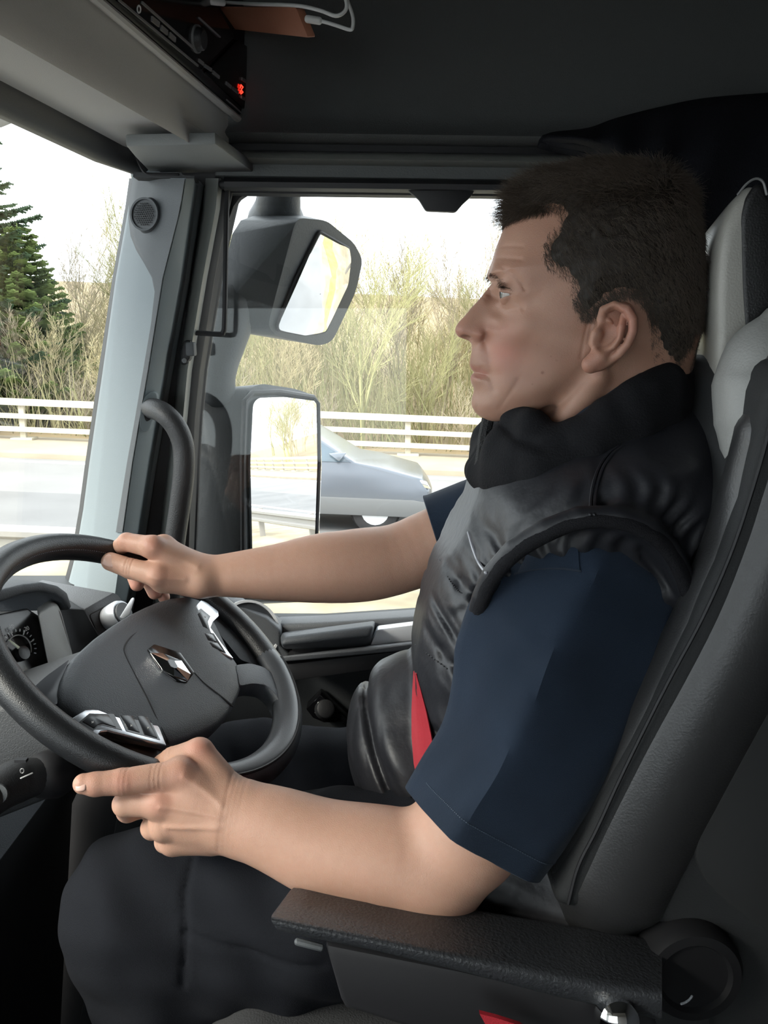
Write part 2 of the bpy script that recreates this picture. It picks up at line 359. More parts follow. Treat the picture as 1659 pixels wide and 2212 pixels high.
# curved trim that joins header, flap and pillar
sheet([[at(x, y, Y) for x, y, Y in r] for r in [[(243, 312, 1.35), (272, 312, 1.38), (330, 318, 1.39)], [(262, 345, 1.36), (292, 350, 1.385), (345, 350, 1.39)], [(281, 372, 1.40), (305, 380, 1.38), (345, 378, 1.36)], [(287, 395, 1.405), (330, 395, 1.37), (420, 392, 1.36)]]], (0, .03, 0)).build('trim_14', M_PILLAR, smooth=80, **ST)
MB().prism([at(x, y, 1.33) for x, y in [(288, 372), (390, 372), (396, 378), (420, 380), (420, 388), (287, 382)]], (0, .03, 0)).build('trim_15', M_DARK, **ST)
MB().tube(curve2([at(x, y, 1.33) for x, y in [(294, 335), (300, 352), (312, 372), (330, 377), (385, 377)]], 5), .0022, 6).build('visor_cord', M_BLACK, label='thin black cord looping from the flap over the top of the pillar', cat='cord')

# ---------------------------------------------------------------- roller blind, its guide rod and catch
rb = empty('roller_blind', at(800, 400, 1.36), 'black roller sun blind cassette along the top of the side window', 'sun blind')
band([(386, 1.385), (388, 1.36), (396, 1.352), (408, 1.354), (415, 1.37), (414, 1.39)], 484, 1500, 9, slope=.0115).build('cassette', M_BLACK, rb, smooth=60)
MB().prism(round_poly([at(x, y, 1.36) for x, y in [(878, 408), (890, 418), (905, 430), (920, 455), (985, 458), (1000, 440), (1018, 424), (1026, 410)]], .004, 3), (0, .012, 0)).build('pull_tab', M_BLACK, rb, bevel=.002)
gr = empty('blind_guide', at(415, 722, 1.36), 'thin black blind guide rod on the front edge of the side window', 'rod')
MB().tube([at(x, y, 1.385) for x, y in [(492, 392), (489, 480), (487, 600), (485, 700), (482, 717), (474, 722), (415, 719), (411, 730)]], .0042, 8, smoothn=4).build('rod', M_BLACK, gr)
MB().tube([at(480, 399, 1.37), at(500, 400, 1.37)], .007, 10).build('upper_clip', M_BLACK, gr)
MB().prism([at(x, y, 1.365) for x, y in [(396, 735), (413, 735), (411, 775), (400, 788), (388, 788), (390, 752)]], (0, .02, 0)).build('catch', M_DARK, gr, bevel=.004)
MB().box(at(413, 754, 1.36), (.014, .02, .022)).build('catch_block', M_PILLARD, gr, bevel=.003)
MB().lathe([(.004, 0), (.004, .003), (.0005, .003)], at(399, 779, 1.364), (0, -1, 0), 12).build('screw', M_GLOSS, gr)
MB().prism([at(x, y, 1.44) for x, y in [(473, 537), (480, 537), (474, 573), (466, 572)]], (0, .01, 0)).build('rain_sensor_tab', M_DARK, bevel=.002, label='small black tab on the window glass edge behind the guide rod', cat='tab')

# ---------------------------------------------------------------- grab handle
gh = empty('grab_handle', at(325, 890, 1.33), 'thick black grab handle curving down beside the windscreen pillar', 'grab handle')
MB().tube([at(316, 882, 1.34), at(336, 884, 1.30), at(360, 898, 1.28), at(382, 925, 1.275), at(396, 965, 1.275), at(397, 1020, 1.275), at(389, 1090, 1.28), at(379, 1160, 1.285), at(372, 1230, 1.29), at(366, 1300, 1.31)], .0165, 18, smoothn=5).build('grip', mat('handle_rubber', (.024, .025, .027), .5, bump=.3, bscale=500), gh, smooth=180)
bz = [(327, 845), (338, 848), (340, 862), (332, 900), (322, 930), (310, 935), (301, 920), (303, 885), (312, 858)]
MB().prism(round_poly([pil(x, y, .008) for x, y in bz], .006, 4), (0, .012, 0)).build('bezel', M_PILLAR, gh, bevel=.002)
MB().prism(round_poly([pil(x, y, .012) for x, y in [(325, 865), (333, 868), (326, 905), (316, 912), (311, 900), (315, 876)]], .004, 3), (0, .008, 0)).build('socket', M_BLACK, gh)

# ---------------------------------------------------------------- door
MB().box((-.86, 1.415, 1.6), (.80, .06, 1.0)).build('wall_right_front', M_DARK, **ST)
door = 'door_1'
YD = 1.37
dp = MB().prism([at(x, y, YD) for x, y in [(385, 1262), (520, 1346), (700, 1347), (900, 1334), (1300, 1304), (1480, 1300), (1700, 2600), (100, 2600), (300, 1500)]], (0, .06, 0))
dr = dp.build(door, mat('door_panel', (.036, .039, .042), .6, bump=.3, bscale=700), bevel=.004, **ST)
MB().prism([at(x, y, 1.35) for x, y in [(590, 1350), (700, 1346), (900, 1333), (1200, 1312), (1200, 1348), (900, 1360), (810, 1362), (600, 1378)]], (0, .05, 0)).build('sill_cap', M_DASH2, dr, bevel=.008, seg=3)
# armrest pad
MB().hull([at(x, y, Y) for x, y, Y in [(606, 1366, 1.35), (812, 1340, 1.35), (614, 1376, 1.27), (808, 1350, 1.27), (606, 1394, 1.262), (800, 1374, 1.262), (612, 1402, 1.30), (797, 1398, 1.30), (606, 1380, 1.36), (800, 1399, 1.36)]]).build('armrest_pad', M_DASH, dr, bevel=.006, seg=3)
MB().prism([at(x, y, 1.315) for x, y in [(630, 1400), (800, 1380), (800, 1420), (640, 1424)]], (0, .02, 0)).build('pull_recess', M_BLACK, dr)
MB().prism(round_poly([at(x, y, 1.30) for x, y in [(800, 1395), (815, 1360), (960, 1342), (960, 1376), (850, 1388)]], .004, 3), (0, .02, 0)).build('door_handle', mat('handle_chrome', (.8, .82, .86), .22, metal=.25), dr, bevel=.003, label='bright silver inner door handle')
MB().hull([at(x, y, Y) for x, y, Y in [(600, 1428, 1.33), (985, 1370, 1.33), (604, 1418, 1.27), (800, 1404, 1.262), (985, 1378, 1.262), (610, 1430, 1.27), (985, 1396, 1.262)]]).build('ledge', M_DASH2, dr, bevel=.003)
MB().prism([at(x, y, 1.28) for x, y in [(612, 1436), (985, 1392), (985, 1420), (840, 1442), (632, 1472)]], (0, .07, 0)).build('dark_band', M_BLACK, dr, bevel=.003)
# speaker with bright ring in the front corner of the door
spk = [(470, 1280), (520, 1312), (575, 1335), (607, 1362), (606, 1396), (640, 1428), (560, 1450), (500, 1440), (430, 1400)]
MB().prism([at(x, y, 1.33) for x, y in spk], (0, .05, 0)).build('speaker_housing', M_DASH2, dr, bevel=.006, seg=3)
scn = at(536, 1366, 1.325); sn = unit((.45, -.8, .4))
MB().lathe([(.052, -.02), (.052, .004), (.001, .006)], scn, sn, 40).build('speaker_cover', M_DASH, dr)
MB().lathe([(.049, 0), (.0495, .0075), (.0535, .0075), (.055, 0)], scn, sn, 48).build('speaker_ring', mat('ring_silver', (.88, .89, .90), .3), dr, label='silver ring around the door speaker')
# mirror adjuster switch
MB().prism([at(x, y, 1.335) for x, y in [(660, 1532), (692, 1500), (735, 1540), (758, 1560), (700, 1562), (676, 1552)]], (0, .03, 0)).build('switch_plate', M_GLOSS, dr, bevel=.003)
MB().lathe([(.017, 0), (.0155, .014), (.013, .016), (.001, .016)], at(700, 1533, 1.335), unit((.3, -.8, .5)), 24).build('mirror_knob', M_DARK, dr)
for x, y in [(684, 1528), (688, 1518), (698, 1516), (682, 1538)]: MB().lathe([(.0017, 0), (.0017, .002), (.0002, .002)], at(x, y, 1.333), (0, -1, 0), 8).build('switch_mark', M_WHITE, dr)

# ================================================================ STEERING WHEEL
WC = np.array([-.2736, .9096, 2.1562]); WR = .189
WU = np.array([.12687, .98939, .07074]); WV = np.array([.81647, -.06366, -.57387]); WN = unit(-np.cross(WU, WV))
def rim(t, R=WR, k=0.0): t = math.radians(t); return WC + R * (math.cos(t) * WU + math.sin(t) * WV) + WN * k
wheel = empty('steering_wheel', WC, 'black leather steering wheel with silver edged button panels and a diamond badge', 'steering wheel')
MB().tube([rim(t) for t in np.arange(0, 360, 4)], .0168, 20, closed=True).build('rim', M_LEATHER, wheel, smooth=180)
M_WPL = mat('wheel_plastic', (.074, .083, .096), .42, bump=.35, bscale=800)
MB().tube([rim(t) for t in np.arange(40, 142, 3)], [.0168 + .0016 * min(1, k / 2, (33 - k) / 2) for k in range(34)], 20).build('rim_cover', mat('rim_cover_plastic', (.060, .066, .076), .34, bump=.12, bscale=900), wheel, smooth=180, label='smooth grey lower rim cover')
MB().tube([rim(t, WR + .0065, .0172) for t in np.arange(44, 140, 3)], .0018, 6).build('rim_groove', M_BLACK, wheel)
st = MB()
for t in np.arange(146, 398, 1.05): st.tube([rim(t, WR - .0150, .0076), rim(t + .55, WR - .0150, .0076)], .0007, 4, cap=False)
st.build('stitching', mat('thread', (.10, .10, .11), .7), wheel)
def hp(px, py, k=0.0): return onp(px, py, WC + WN * k, WN)
hubo = [(128, 1528), (122, 1500), (128, 1470), (142, 1440), (160, 1416), (200, 1380), (236, 1354), (275, 1329), (312, 1311), (340, 1299), (367, 1291), (405, 1287), (434, 1294), (448, 1312), (470, 1352), (503, 1420), (517, 1437), (523, 1462), (522, 1490), (506, 1525), (494, 1543), (470, 1568), (430, 1589), (398, 1602), (367, 1612), (300, 1600), (225, 1585), (165, 1562), (148, 1553)]
hk = .004
def hubprism(pts, k, th, r=.004): return MB().prism(round_poly([hp(x, y, k) for x, y in pts], r, 3), -WN * th)
# domed airbag cover: outline loft rising to the middle
cen = hp(330, 1448, hk)
ol = round_poly([hp(x, y, hk) for x, y in hubo], .006, 3)
def ring(s, k): return [cen + (p - cen) * s + WN * k for p in ol]
MB().loft([ring(.95, -.045), ring(1.0, -.018), ring(1.0, -.006), ring(.985, -.001), ring(.95, .003), ring(.8, .006), ring(.5, .008), ring(.1, .009), ring(.01, .009)]).build('airbag_cover', M_WPL, wheel, smooth=60)
HK = hk + .0065
def groove(pts, name, r=.0013, m=None, k=HK, n=5): return MB().tube(curve2([hp(x, y, k + dk) for x, y, dk in pts], n), r, 6).build(name, m or M_BLACK, wheel)
groove([(365, 1606, -.005), (345, 1568, -.002), (318, 1510, .0008), (292, 1460, .0012), (271, 1418, .0008), (268, 1400, .0005), (278, 1382, 0), (300, 1362, -.0008), (312, 1357, -.001), (330, 1357, -.001), (352, 1361, -.001), (445, 1393, -.002), (462, 1398, -.003)], 'cover_seam')
groove([(420, 1455, .001), (440, 1476, .0005), (475, 1503, -.001), (503, 1526, -.004)], 'cover_seam')
# badge: a plain raised diamond in a recess
b0 = [(318, 1403), (333, 1391), (390, 1409), (421, 1452), (404, 1474), (383, 1472), (345, 1444)]
MB().prism(round_poly([hp(x, y, HK + .003) for x, y in b0], .002, 2), -WN * .012).build('badge_recess', M_GLOSS, wheel, bevel=.0008)
ctr = hp(371, 1435, HK + .007)
bo = [hp(x, y, HK + .0042) for x, y in [(326, 1410), (352, 1411), (392, 1427), (412, 1456), (406, 1470), (376, 1460), (352, 1447), (336, 1424)]]
bi = [hp(x, y, HK + .009) for x, y in [(361, 1427), (367, 1425), (376, 1428), (383, 1440), (382, 1444), (376, 1444), (369, 1441), (364, 1433)]]
bd = MB(); nb = len(bo); bd.add(bo + bi, [(i, (i + 1) % nb, nb + (i + 1) % nb, nb + i) for i in range(nb)])
bk = [p - WN * .004 for p in bo]; bd.add(bo + bk, [(i, nb + i, nb + (i + 1) % nb, (i + 1) % nb) for i in range(nb)]); bd.add(bi, [tuple(range(nb))])
bdg = bd.build('badge', M_CHROME, wheel, smooth=None, label='chrome diamond badge in the middle of the wheel')
MB().prism([p + WN * .0002 for p in bi], WN * .0006).build('badge_opening', M_GLOSS, bdg, smooth=None)
# button panels
M_BTN = mat('button_grey', (.035, .038, .044), .25)
def panel(frame_o, wells, buttons, marks, k):
    fo = MB().prism([hp(x, y, k) for x, y in frame_o], -WN * .008).build('button_panel', mat('panel_silver', (.80, .82, .86), .25, metal=1), wheel, bevel=.0012, label='silver framed button panel')
    for wl_ in wells: MB().prism([hp(x, y, k + .0004) for x, y in wl_], -WN * .004).build('button_well', M_GLOSS, fo)
    for b_ in buttons: MB().prism([hp(x, y, k + .0010) for x, y in b_], -WN * .003).build('button', M_BTN, fo, bevel=.0007)
    for x, y in marks: MB().box(hp(x, y, k + .0012), (.0035, .0006, .0004), (WU, WV, WN)).box(hp(x, y, k + .0012), (.0006, .0025, .0004), (WU, WV, WN)).build('button_symbol', M_WHITE, fo)
panel([(147, 1556), (184, 1533), (200, 1532), (327, 1537), (345, 1572), (360, 1610), (300, 1596), (232, 1578), (218, 1580), (202, 1596), (165, 1575)],
      [[(168, 1562), (193, 1541), (246, 1542), (264, 1577), (222, 1566), (212, 1568), (198, 1582)], [(256, 1542), (320, 1545), (346, 1598), (273, 1579)]],
      [[(178, 1558), (196, 1543), (234, 1543), (252, 1571), (224, 1563), (212, 1565), (204, 1573)], [(260, 1544), (287, 1545), (303, 1582), (277, 1575)], [(296, 1545), (319, 1547), (341, 1594), (312, 1586)]],
      [(200, 1560), (284, 1567), (320, 1572)], HK - .001)
panel([(414, 1318), (434, 1296), (446, 1300), (472, 1320), (473, 1330), (460, 1343), (456, 1356), (480, 1390), (505, 1422), (497, 1420), (450, 1398), (440, 1380), (424, 1340)],
      [[(424, 1322), (434, 1314), (455, 1331), (449, 1343), (454, 1362), (436, 1357)], [(438, 1364), (462, 1368), (482, 1400), (488, 1410), (456, 1398)]],
      [[(427, 1326), (436, 1318), (452, 1332), (447, 1344), (450, 1358), (438, 1353)], [(440, 1367), (460, 1370), (468, 1385), (449, 1384)], [(451, 1387), (470, 1388), (484, 1407), (459, 1398)]],
      [(443, 1332), (455, 1376)], HK - .001)
# spokes
MB().prism(round_poly([hp(x, y, .008) for x, y in [(508, 1436), (540, 1432), (570, 1440), (600, 1464), (625, 1520), (612, 1530), (596, 1500), (575, 1480), (545, 1476), (518, 1482)]], .006, 3), -WN * .022).build('spoke', M_WPL, wheel, bevel=.004, seg=3)
MB().prism(round_poly([hp(x, y, -.004) for x, y in [(425, 1310), (470, 1285), (520, 1345), (560, 1400), (590, 1440), (560, 1440), (520, 1425)]], .004, 3), -WN * .02).build('spoke', M_DASH, wheel, bevel=.004)
MB().prism(round_poly([hp(x, y, -.004) for x, y in [(66, 1500), (95, 1502), (128, 1480), (160, 1560), (320, 1590), (400, 1600), (380, 1655), (300, 1650), (200, 1610), (120, 1560)]], .004, 3), -WN * .024).build('spoke', M_DARK, wheel, bevel=.004)
MB().prism(round_poly([hp(x, y, .002) for x, y in [(64, 1492), (100, 1460), (150, 1424), (128, 1480), (124, 1522), (92, 1520)]], .003, 3), -WN * .012).build('spoke_cover', mat('spoke_grey', (.13, .135, .15), .4), wheel, bevel=.003)
MB().prism([hp(x, y, -.002) for x, y in [(200, 1598), (220, 1581), (360, 1612), (352, 1640), (300, 1640)]], -WN * .02).build('spoke_trim', mat('brown_black', (.035, .026, .023), .4), wheel, bevel=.003)

# ================================================================ DASHBOARD
dash = empty('dashboard', at(100, 1400, 1.15), 'dark grey dashboard with a hooded instrument binnacle behind the steering wheel', 'dashboard')
# dash top running under the windscreen
sheet([[DBOT(Y) + np.array([.02, 0, .005]) for Y in YS[1:]], [DBOT(Y) + np.array([.10, 0, .0]) for Y in YS[1:]], [np.array([-.50, Y, 1.985 - .03 * (1.36 - Y)]) for Y in YS[1:]], [np.array([-.46, Y, 1.90]) for Y in YS[1:]]], (-.02, 0, -.03)).build('top_panel', M_DASH, dash, bevel=.01, seg=3)
sheet([[np.array([-.462, Y, 1.90]) for Y in YS[1:]], [np.array([-.56, Y, 1.70]) for Y in YS[1:]], [np.array([-.62, Y, 1.2]) for Y in YS[1:]]], (-.03, 0, 0)).build('lower_panel', M_BLACK, dash)
# binnacle hood
hood_f = [(-260, 1330), (-120, 1300), (0, 1275), (55, 1262), (95, 1258), (128, 1266), (148, 1280), (158, 1312)]
hood_b = [(-260, 1380), (-120, 1345), (0, 1303), (50, 1285), (90, 1279), (118, 1285), (136, 1298), (150, 1320)]
hy = lambda x: float(np.interp(x, [-260, 158], [.86, 1.13]))
front = [at(x, y, hy(x)) for x, y in hood_f]; low = [at(x, y, hy(x) - .004) for x, y in hood_b]
backt = [p + np.array([-.10, .02, .006]) for p in front]; backl = [p + np.array([-.11, .02, -.01]) for p in low]
MB().loft([[a, b, c_, d] for a, b, c_, d in zip(front, low, backl, backt)]).build('binnacle_hood', M_DASH, dash, bevel=.005, seg=3, smooth=60)
# instrument panel with a round dial
i0 = at(40, 1400, 1.03); iN = unit((.86, -.32, .40))
def ipn(px, py, k=0): return onp(px, py, i0 + iN * k, iN)
clus = MB().prism([ipn(x, y) for x, y in [(-300, 1390), (-20, 1330), (60, 1312), (88, 1330), (112, 1460), (60, 1520), (-300, 1560)]], -iN * .02).build('instrument_panel', mat('instrument_brown', (.012, .0105, .011), .25), dash, bevel=.004)
dc = ipn(41, 1403, .003)
ang = lambda a: (41 + 0, 0)
def dial(t, r): return ipn(41 + r * math.cos(math.radians(t)) * 26 - r * 1 * math.sin(math.radians(t)) * 4, 1402 - r * math.sin(math.radians(t)) * 30 - r * math.cos(math.radians(t)) * 4, .003)
MB().tube([dial(t, 1) for t in range(-20, 232, 8)], .0009, 5).build('dial_ring', mat('dial_ring_grey', (.35, .35, .35), .4), clus)
tk = MB()
for t in range(-20, 232, 14): tk.tube([dial(t, 1.28), dial(t, 1.42)], .0007, 4)
for t in (20, 62, 110, 160, 205, 226): tk.tube([dial(t, 1.1), dial(t, 1.36)], .0009, 4)
tk.build('dial_marks', M_WHITE, clus)
MB().prism([ipn(17, 1382, .005), ipn(20, 1383, .005), ipn(60, 1412, .005), ipn(57, 1417, .005), ipn(38, 1402, .005)], iN * .002).build('needle', mat('needle_cream', (.62, .66, .52), .5), clus)
MB().lathe([(.010, 0), (.009, .006), (.0005, .006)], ipn(46, 1412, .002), iN, 20).build('needle_hub', M_GLOSS, clus)
for tx, px, py, sz in [('0', 20, 1428, .008), ('10', 2, 1388, .008), ('15', 25, 1355, .008), ('20', 58, 1358, .008)]:
    cu = bpy.data.curves.new('dial_number', 'FONT'); cu.body = tx; cu.size = sz; cu.extrude = .0002; cu.align_x = 'CENTER'; cu.align_y = 'CENTER'
    to_ = bpy.data.objects.new('dial_number', cu); C.objects.link(to_); bpy.context.view_layer.update(); tm = bpy.data.meshes.new_from_object(to_.evaluated_get(bpy.context.evaluated_depsgraph_get())); bpy.data.objects.remove(to_)
    t_ = bpy.data.objects.new('dial_number', tm); C.objects.link(t_); tm.materials.clear(); tm.materials.append(M_WHITE); t_.parent = clus
    yx = unit(np.array([0, 0, 1]) - iN * iN[2]); xx = np.cross(yx, iN)
    mw = Matrix([[xx[i], yx[i], iN[i], 0] for i in range(3)] + [[0, 0, 0, 1]]); q = ipn(px, py, .004)
    t_.rotation_euler = mw.to_euler(); t_.location = Vector(q)
# pale side cheek of the binnacle
ck = [at(x, y, Y) for x, y, Y in [(83, 1328, 1.05), (112, 1308, 1.09), (126, 1310, 1.10), (134, 1328, 1.10), (156, 1410, 1.10), (160, 1440, 1.08), (112, 1450, 1.05), (105, 1440, 1.04)]]
MB().prism(round_poly(ck, .006, 3), (-.015, .03, 0)).build('binnacle_cheek', mat('cheek_grey', (.25, .255, .25), .5, bump=.15), dash, bevel=.004)
# right wing of the dash with the rotary switch
MB().prism([at(x, y, 1.14) for x, y in [(126, 1314), (182, 1316), (214, 1372), (170, 1460), (100, 1500)]], (-.1, .12, 0)).build('wing_side', M_BLACK, dash, bevel=.003)
w0 = at(225, 1340, 1.19); wN = unit((.80, -.52, .30))
def wp(px, py, k=0): return onp(px, py, w0 + wN * k, wN)
MB().prism(round_poly([wp(x, y) for x, y in [(182, 1316), (245, 1280), (256, 1286), (280, 1325), (285, 1400), (215, 1400)]], .003, 3), np.array([-.12, .03, .012])).build('wing', M_DASH2, dash, bevel=.003)
MB().tube(round_poly([wp(x, y, .0006) for x, y in [(194, 1328), (252, 1298), (258, 1302), (280, 1345), (262, 1395), (220, 1395)]], .003, 3), .0008, 5, closed=True).build('wing_seam', M_BLACK, dash)
kx = unit((.86, -.30, .40)); kb = wp(236, 1337, 0)
MB().lathe([(.019, 0), (.021, .012), (.022, .022), (.020, .028), (.0005, .026)], kb, kx, 32).build('rotary_knob', M_SILVER, dash, label='silver rotary knob')
MB().lathe([(.017, .0278), (.0165, .031), (.0005, .031)], kb, kx, 28).build('knob_face', M_DASH2, dash)
lv0 = at(262, 1332, 1.16)
MB().hull([at(x, y, Y) for x, y, Y in [(258, 1334, 1.15), (268, 1338, 1.15), (284, 1292, 1.15), (290, 1290, 1.15), (291, 1296, 1.15), (280, 1328, 1.15), (258, 1334, 1.165), (286, 1291, 1.165), (280, 1328, 1.165)]]).build('lever', M_SILVER, dash, bevel=.002, label='slim silver lever')

# steering column with stalk
col = empty('steering_column', at(100, 1680, .95), 'dark grey steering column shroud under the wheel carrying a control stalk', 'steering column')
MB().hull([WC - WN * .05 + WU * a * .06 + WV * b * .05 for a in (-1, 1) for b in (-1, 1)] + [np.array([-.62, .9 + a * .07, 1.98 + b * .07]) for a in (-1, 1) for b in (-1, 1)] + [at(142, 1650, .84), at(140, 1716, .86), at(95, 1722, .86), at(-60, 1560, .86), at(-60, 1660, .86)]).build('shroud', mat('shroud_plastic', (.030, .032, .035), .55, bump=.3, bscale=700), col, bevel=.008, seg=3)
sk = [at(110, 1672, .83), at(85, 1676, .815), at(40, 1686, .80), at(0, 1705, .78), at(-45, 1738, .755)]
stalk = MB().tube(sk, [.017, .019, .023, .022, .020], 20, smoothn=4).build('stalk', M_DARK, col, smooth=180)
MB().tube([at(118, 1670, .835), at(96, 1674, .82)], [.027, .025], 20).build('stalk_collar', M_BLACK, stalk)
sq = lambda x, y: at(x, y, .775)
MB().tube([at(45, 1681, .776), at(70, 1670, .785)], .0008, 5).build('stalk_line', M_WHITE, stalk)
MB().tube([at(48 + 4 * math.cos(t), 1665 + 5 * math.sin(t), .777) for t in np.linspace(0, 2 * PI, 13)[:-1]], .0006, 5, closed=True).build('stalk_symbol', M_SLOT, stalk)
MB().box(at(46, 1642, .785), (.012, .006, .003)).build('stalk_slot', M_BLACK, stalk)
MB().lathe([(.011, 0), (.010, .006), (.0005, .007)], at(-4, 1714, .764), unit((.2, -.9, .3)), 20).build('stalk_ring', M_PILLARD, stalk)

# ================================================================ DRIVER'S SEAT
seat = empty('driver_seat', (.25, .9, 1.2), 'black high-backed driver seat with a pale lit headrest and a folded-down armrest', 'seat')
M_SLEA = mat('seat_leather', (.024, .024, .025), .36, bump=.12, bscale=500)
M_SFAB = mat('seat_fabric', (.16, .165, .175), .9, bump=.6, bscale=700)
M_SSIDE = mat('seat_side', (.019, .020, .021), .7, spec=.3, bump=.2, bscale=700)
# backrest centre (pale fabric) leaning back
def bk(px, py, Y): return at(px, py, Y)
lean = unit(at(1600, 860, .9) - at(1330, 1900, .9))
Lb = at(1330, 1900, .9); 
def seatp(s, Y, d): # s along the lean from low to high, d behind the front surface
    nrm = np.array([lean[2], 0, -lean[0]]); return np.array([Lb[0], Y, Lb[2]]) + lean * s + nrm * d
SL = np.linalg.norm(at(1600, 860, .9) - Lb)
rows = []
for s in np.linspace(-.06, SL + .03, 14):
    wd = float(np.interp(s, [SL * .6, SL * .78, SL * .95, SL * 1.05], [.235, .20, .165, .14]))
    rows.append([seatp(s, .92 + wd * math.sin(a), .02 - .02 * math.cos(a) ** 2 + .012 * abs(math.sin(a)) ** 3) for a in np.linspace(-PI / 2, PI / 2, 13)])
sheet(rows, lean[2] * np.array([.10, 0, 0]) + np.array([0, 0, -.03])).build('backrest', M_SSIDE, seat, smooth=60)
sheet([[p + np.array([-.004, 0, .001]) for p in r] for r in rows[10:]], lean[2] * np.array([.03, 0, 0])).build('backrest_insert', M_SFAB, seat, smooth=60, label='pale grey woven upper panel of the backrest')
# near side bolster: leather roll running down the side
blp = [(1668, 742), (1652, 780), (1640, 860), (1625, 940), (1592, 1060), (1552, 1180), (1500, 1310), (1430, 1450), (1350, 1600), (1270, 1760), (1215, 1880), (1196, 1935)]
def bolster(Yc, near):
    pts = [at(x, y, Yc) for x, y in blp]; pts, _ = crom(pts, None, 3)
    return pts
bp_ = bolster(.70, True)
MB().tube([p + np.array([.045, 0, -.012]) for p in bp_], [.030 + .018 * min(1, i / 8, (len(bp_) - 1 - i) / 4 + .3) for i in range(len(bp_))], 18, sq=1.25).build('side_bolster', M_SLEA, seat, smooth=180)
MB().tube([p + np.array([.045 + .06, .45, -.012]) for p in bp_], [.030 + .018 * min(1, i / 8, (len(bp_) - 1 - i) / 4 + .3) for i in range(len(bp_))], 18, sq=1.25).build('side_bolster', M_SLEA, seat, smooth=180)
# seat side panels facing the camera, with seam and inset
so_ = [(1690, 770), (1660, 850), (1640, 960), (1610, 1080), (1560, 1220), (1500, 1360), (1420, 1520), (1330, 1690), (1265, 1820), (1205, 1930), (1192, 1965), (1380, 1990), (1500, 2030), (1560, 2100), (1540, 2420), (2000, 2420), (2000, 770)]
MB().prism([at(x, y, .665) for x, y in so_], (0, .45, 0)).build('seat_shell', M_SSIDE, seat, bevel=.018, seg=4)
MB().tube(curve2([at(x, y, .664) for x, y in [(1668, 905), (1640, 1010), (1585, 1180), (1520, 1330), (1440, 1480), (1350, 1660), (1290, 1790), (1250, 1870), (1228, 1952)]], 5), .0018, 6).build('side_seam', M_BLACK, seat)
MB().prism(round_poly([at(x, y, .662) for x, y in [(1700, 1430), (1640, 1560), (1560, 1720), (1510, 1810), (1500, 1850), (1520, 1900), (1580, 1960), (1650, 2010), (1760, 2060), (1760, 1430)]], .02, 4), (0, .02, 0)).build('side_inset', mat('seat_inset', (.014, .0145, .015), .75), seat, bevel=.004)
# headrest
hrp = [(1548, 862), (1541, 800), (1541, 700), (1543, 600), (1550, 520), (1562, 468), (1585, 425), (1612, 396), (1632, 382), (1648, 392), (1660, 430), (1700, 520), (1720, 700), (1715, 880), (1640, 905)]
hr0 = [at(x, y, .77) for x, y in hrp]
A3 = lambda *q: np.array(q, float)
hc_ = sum(hr0) / len(hr0)
hr = round_poly(hr0, .02, 3)
rg = []
for dy, s in [(-.150, .60), (-.148, .82), (-.138, .93), (-.115, .985), (-.08, 1.0), (0, 1.0), (.08, 1.0), (.115, .985), (.138, .93), (.148, .82), (.150, .60)]:
    rg.append([hc_ + (p - hc_) * s + A3(.27, 1, 0) * (dy + .15) for p in hr])
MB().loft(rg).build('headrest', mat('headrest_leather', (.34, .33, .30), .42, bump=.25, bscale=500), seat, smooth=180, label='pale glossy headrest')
MB().prism(round_poly([at(x, y, .768) for x, y in [(1600, 470), (1612, 425), (1632, 396), (1650, 400), (1668, 440), (1704, 530), (1722, 700), (1715, 870), (1645, 890), (1618, 800), (1604, 640)]], .02, 4), (.003, .012, 0)).build('headrest_side', mat('headrest_black', (.014, .014, .015), .5, bump=.3, bscale=500), seat, bevel=.005, seg=3, label='black side panel of the headrest')  # shade on the headrest's near side, put in as a black panel
MB().tube(curve2([at(x, y, .767) for x, y in [(1594, 420), (1612, 398), (1632, 386), (1648, 393), (1656, 420)]], 4), .0011, 6).build('headrest_piping', M_SLOT, seat)
# near shoulder wing of the backrest in pale leather
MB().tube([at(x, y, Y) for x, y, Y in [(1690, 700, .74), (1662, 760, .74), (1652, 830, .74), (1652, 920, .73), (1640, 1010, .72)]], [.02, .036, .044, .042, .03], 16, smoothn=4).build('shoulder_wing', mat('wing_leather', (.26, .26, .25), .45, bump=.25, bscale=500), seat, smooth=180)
# far shoulder wing, white shell with red belt slot
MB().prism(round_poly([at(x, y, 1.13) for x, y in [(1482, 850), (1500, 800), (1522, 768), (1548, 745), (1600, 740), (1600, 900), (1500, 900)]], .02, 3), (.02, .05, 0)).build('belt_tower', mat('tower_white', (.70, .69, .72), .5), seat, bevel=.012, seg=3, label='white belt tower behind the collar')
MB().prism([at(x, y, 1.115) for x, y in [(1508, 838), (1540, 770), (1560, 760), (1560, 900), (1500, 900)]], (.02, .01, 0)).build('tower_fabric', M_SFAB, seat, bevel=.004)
MB().tube([at(1503, 835, 1.11), at(1517, 805, 1.11)], .004, 8).build('belt_slot', M_BLACK, seat)
MB().tube([at(1526, 885, 1.108), at(1534, 850, 1.108), at(1540, 810, 1.108)], .003, 8).build('tower_seam', M_BLACK, seat)
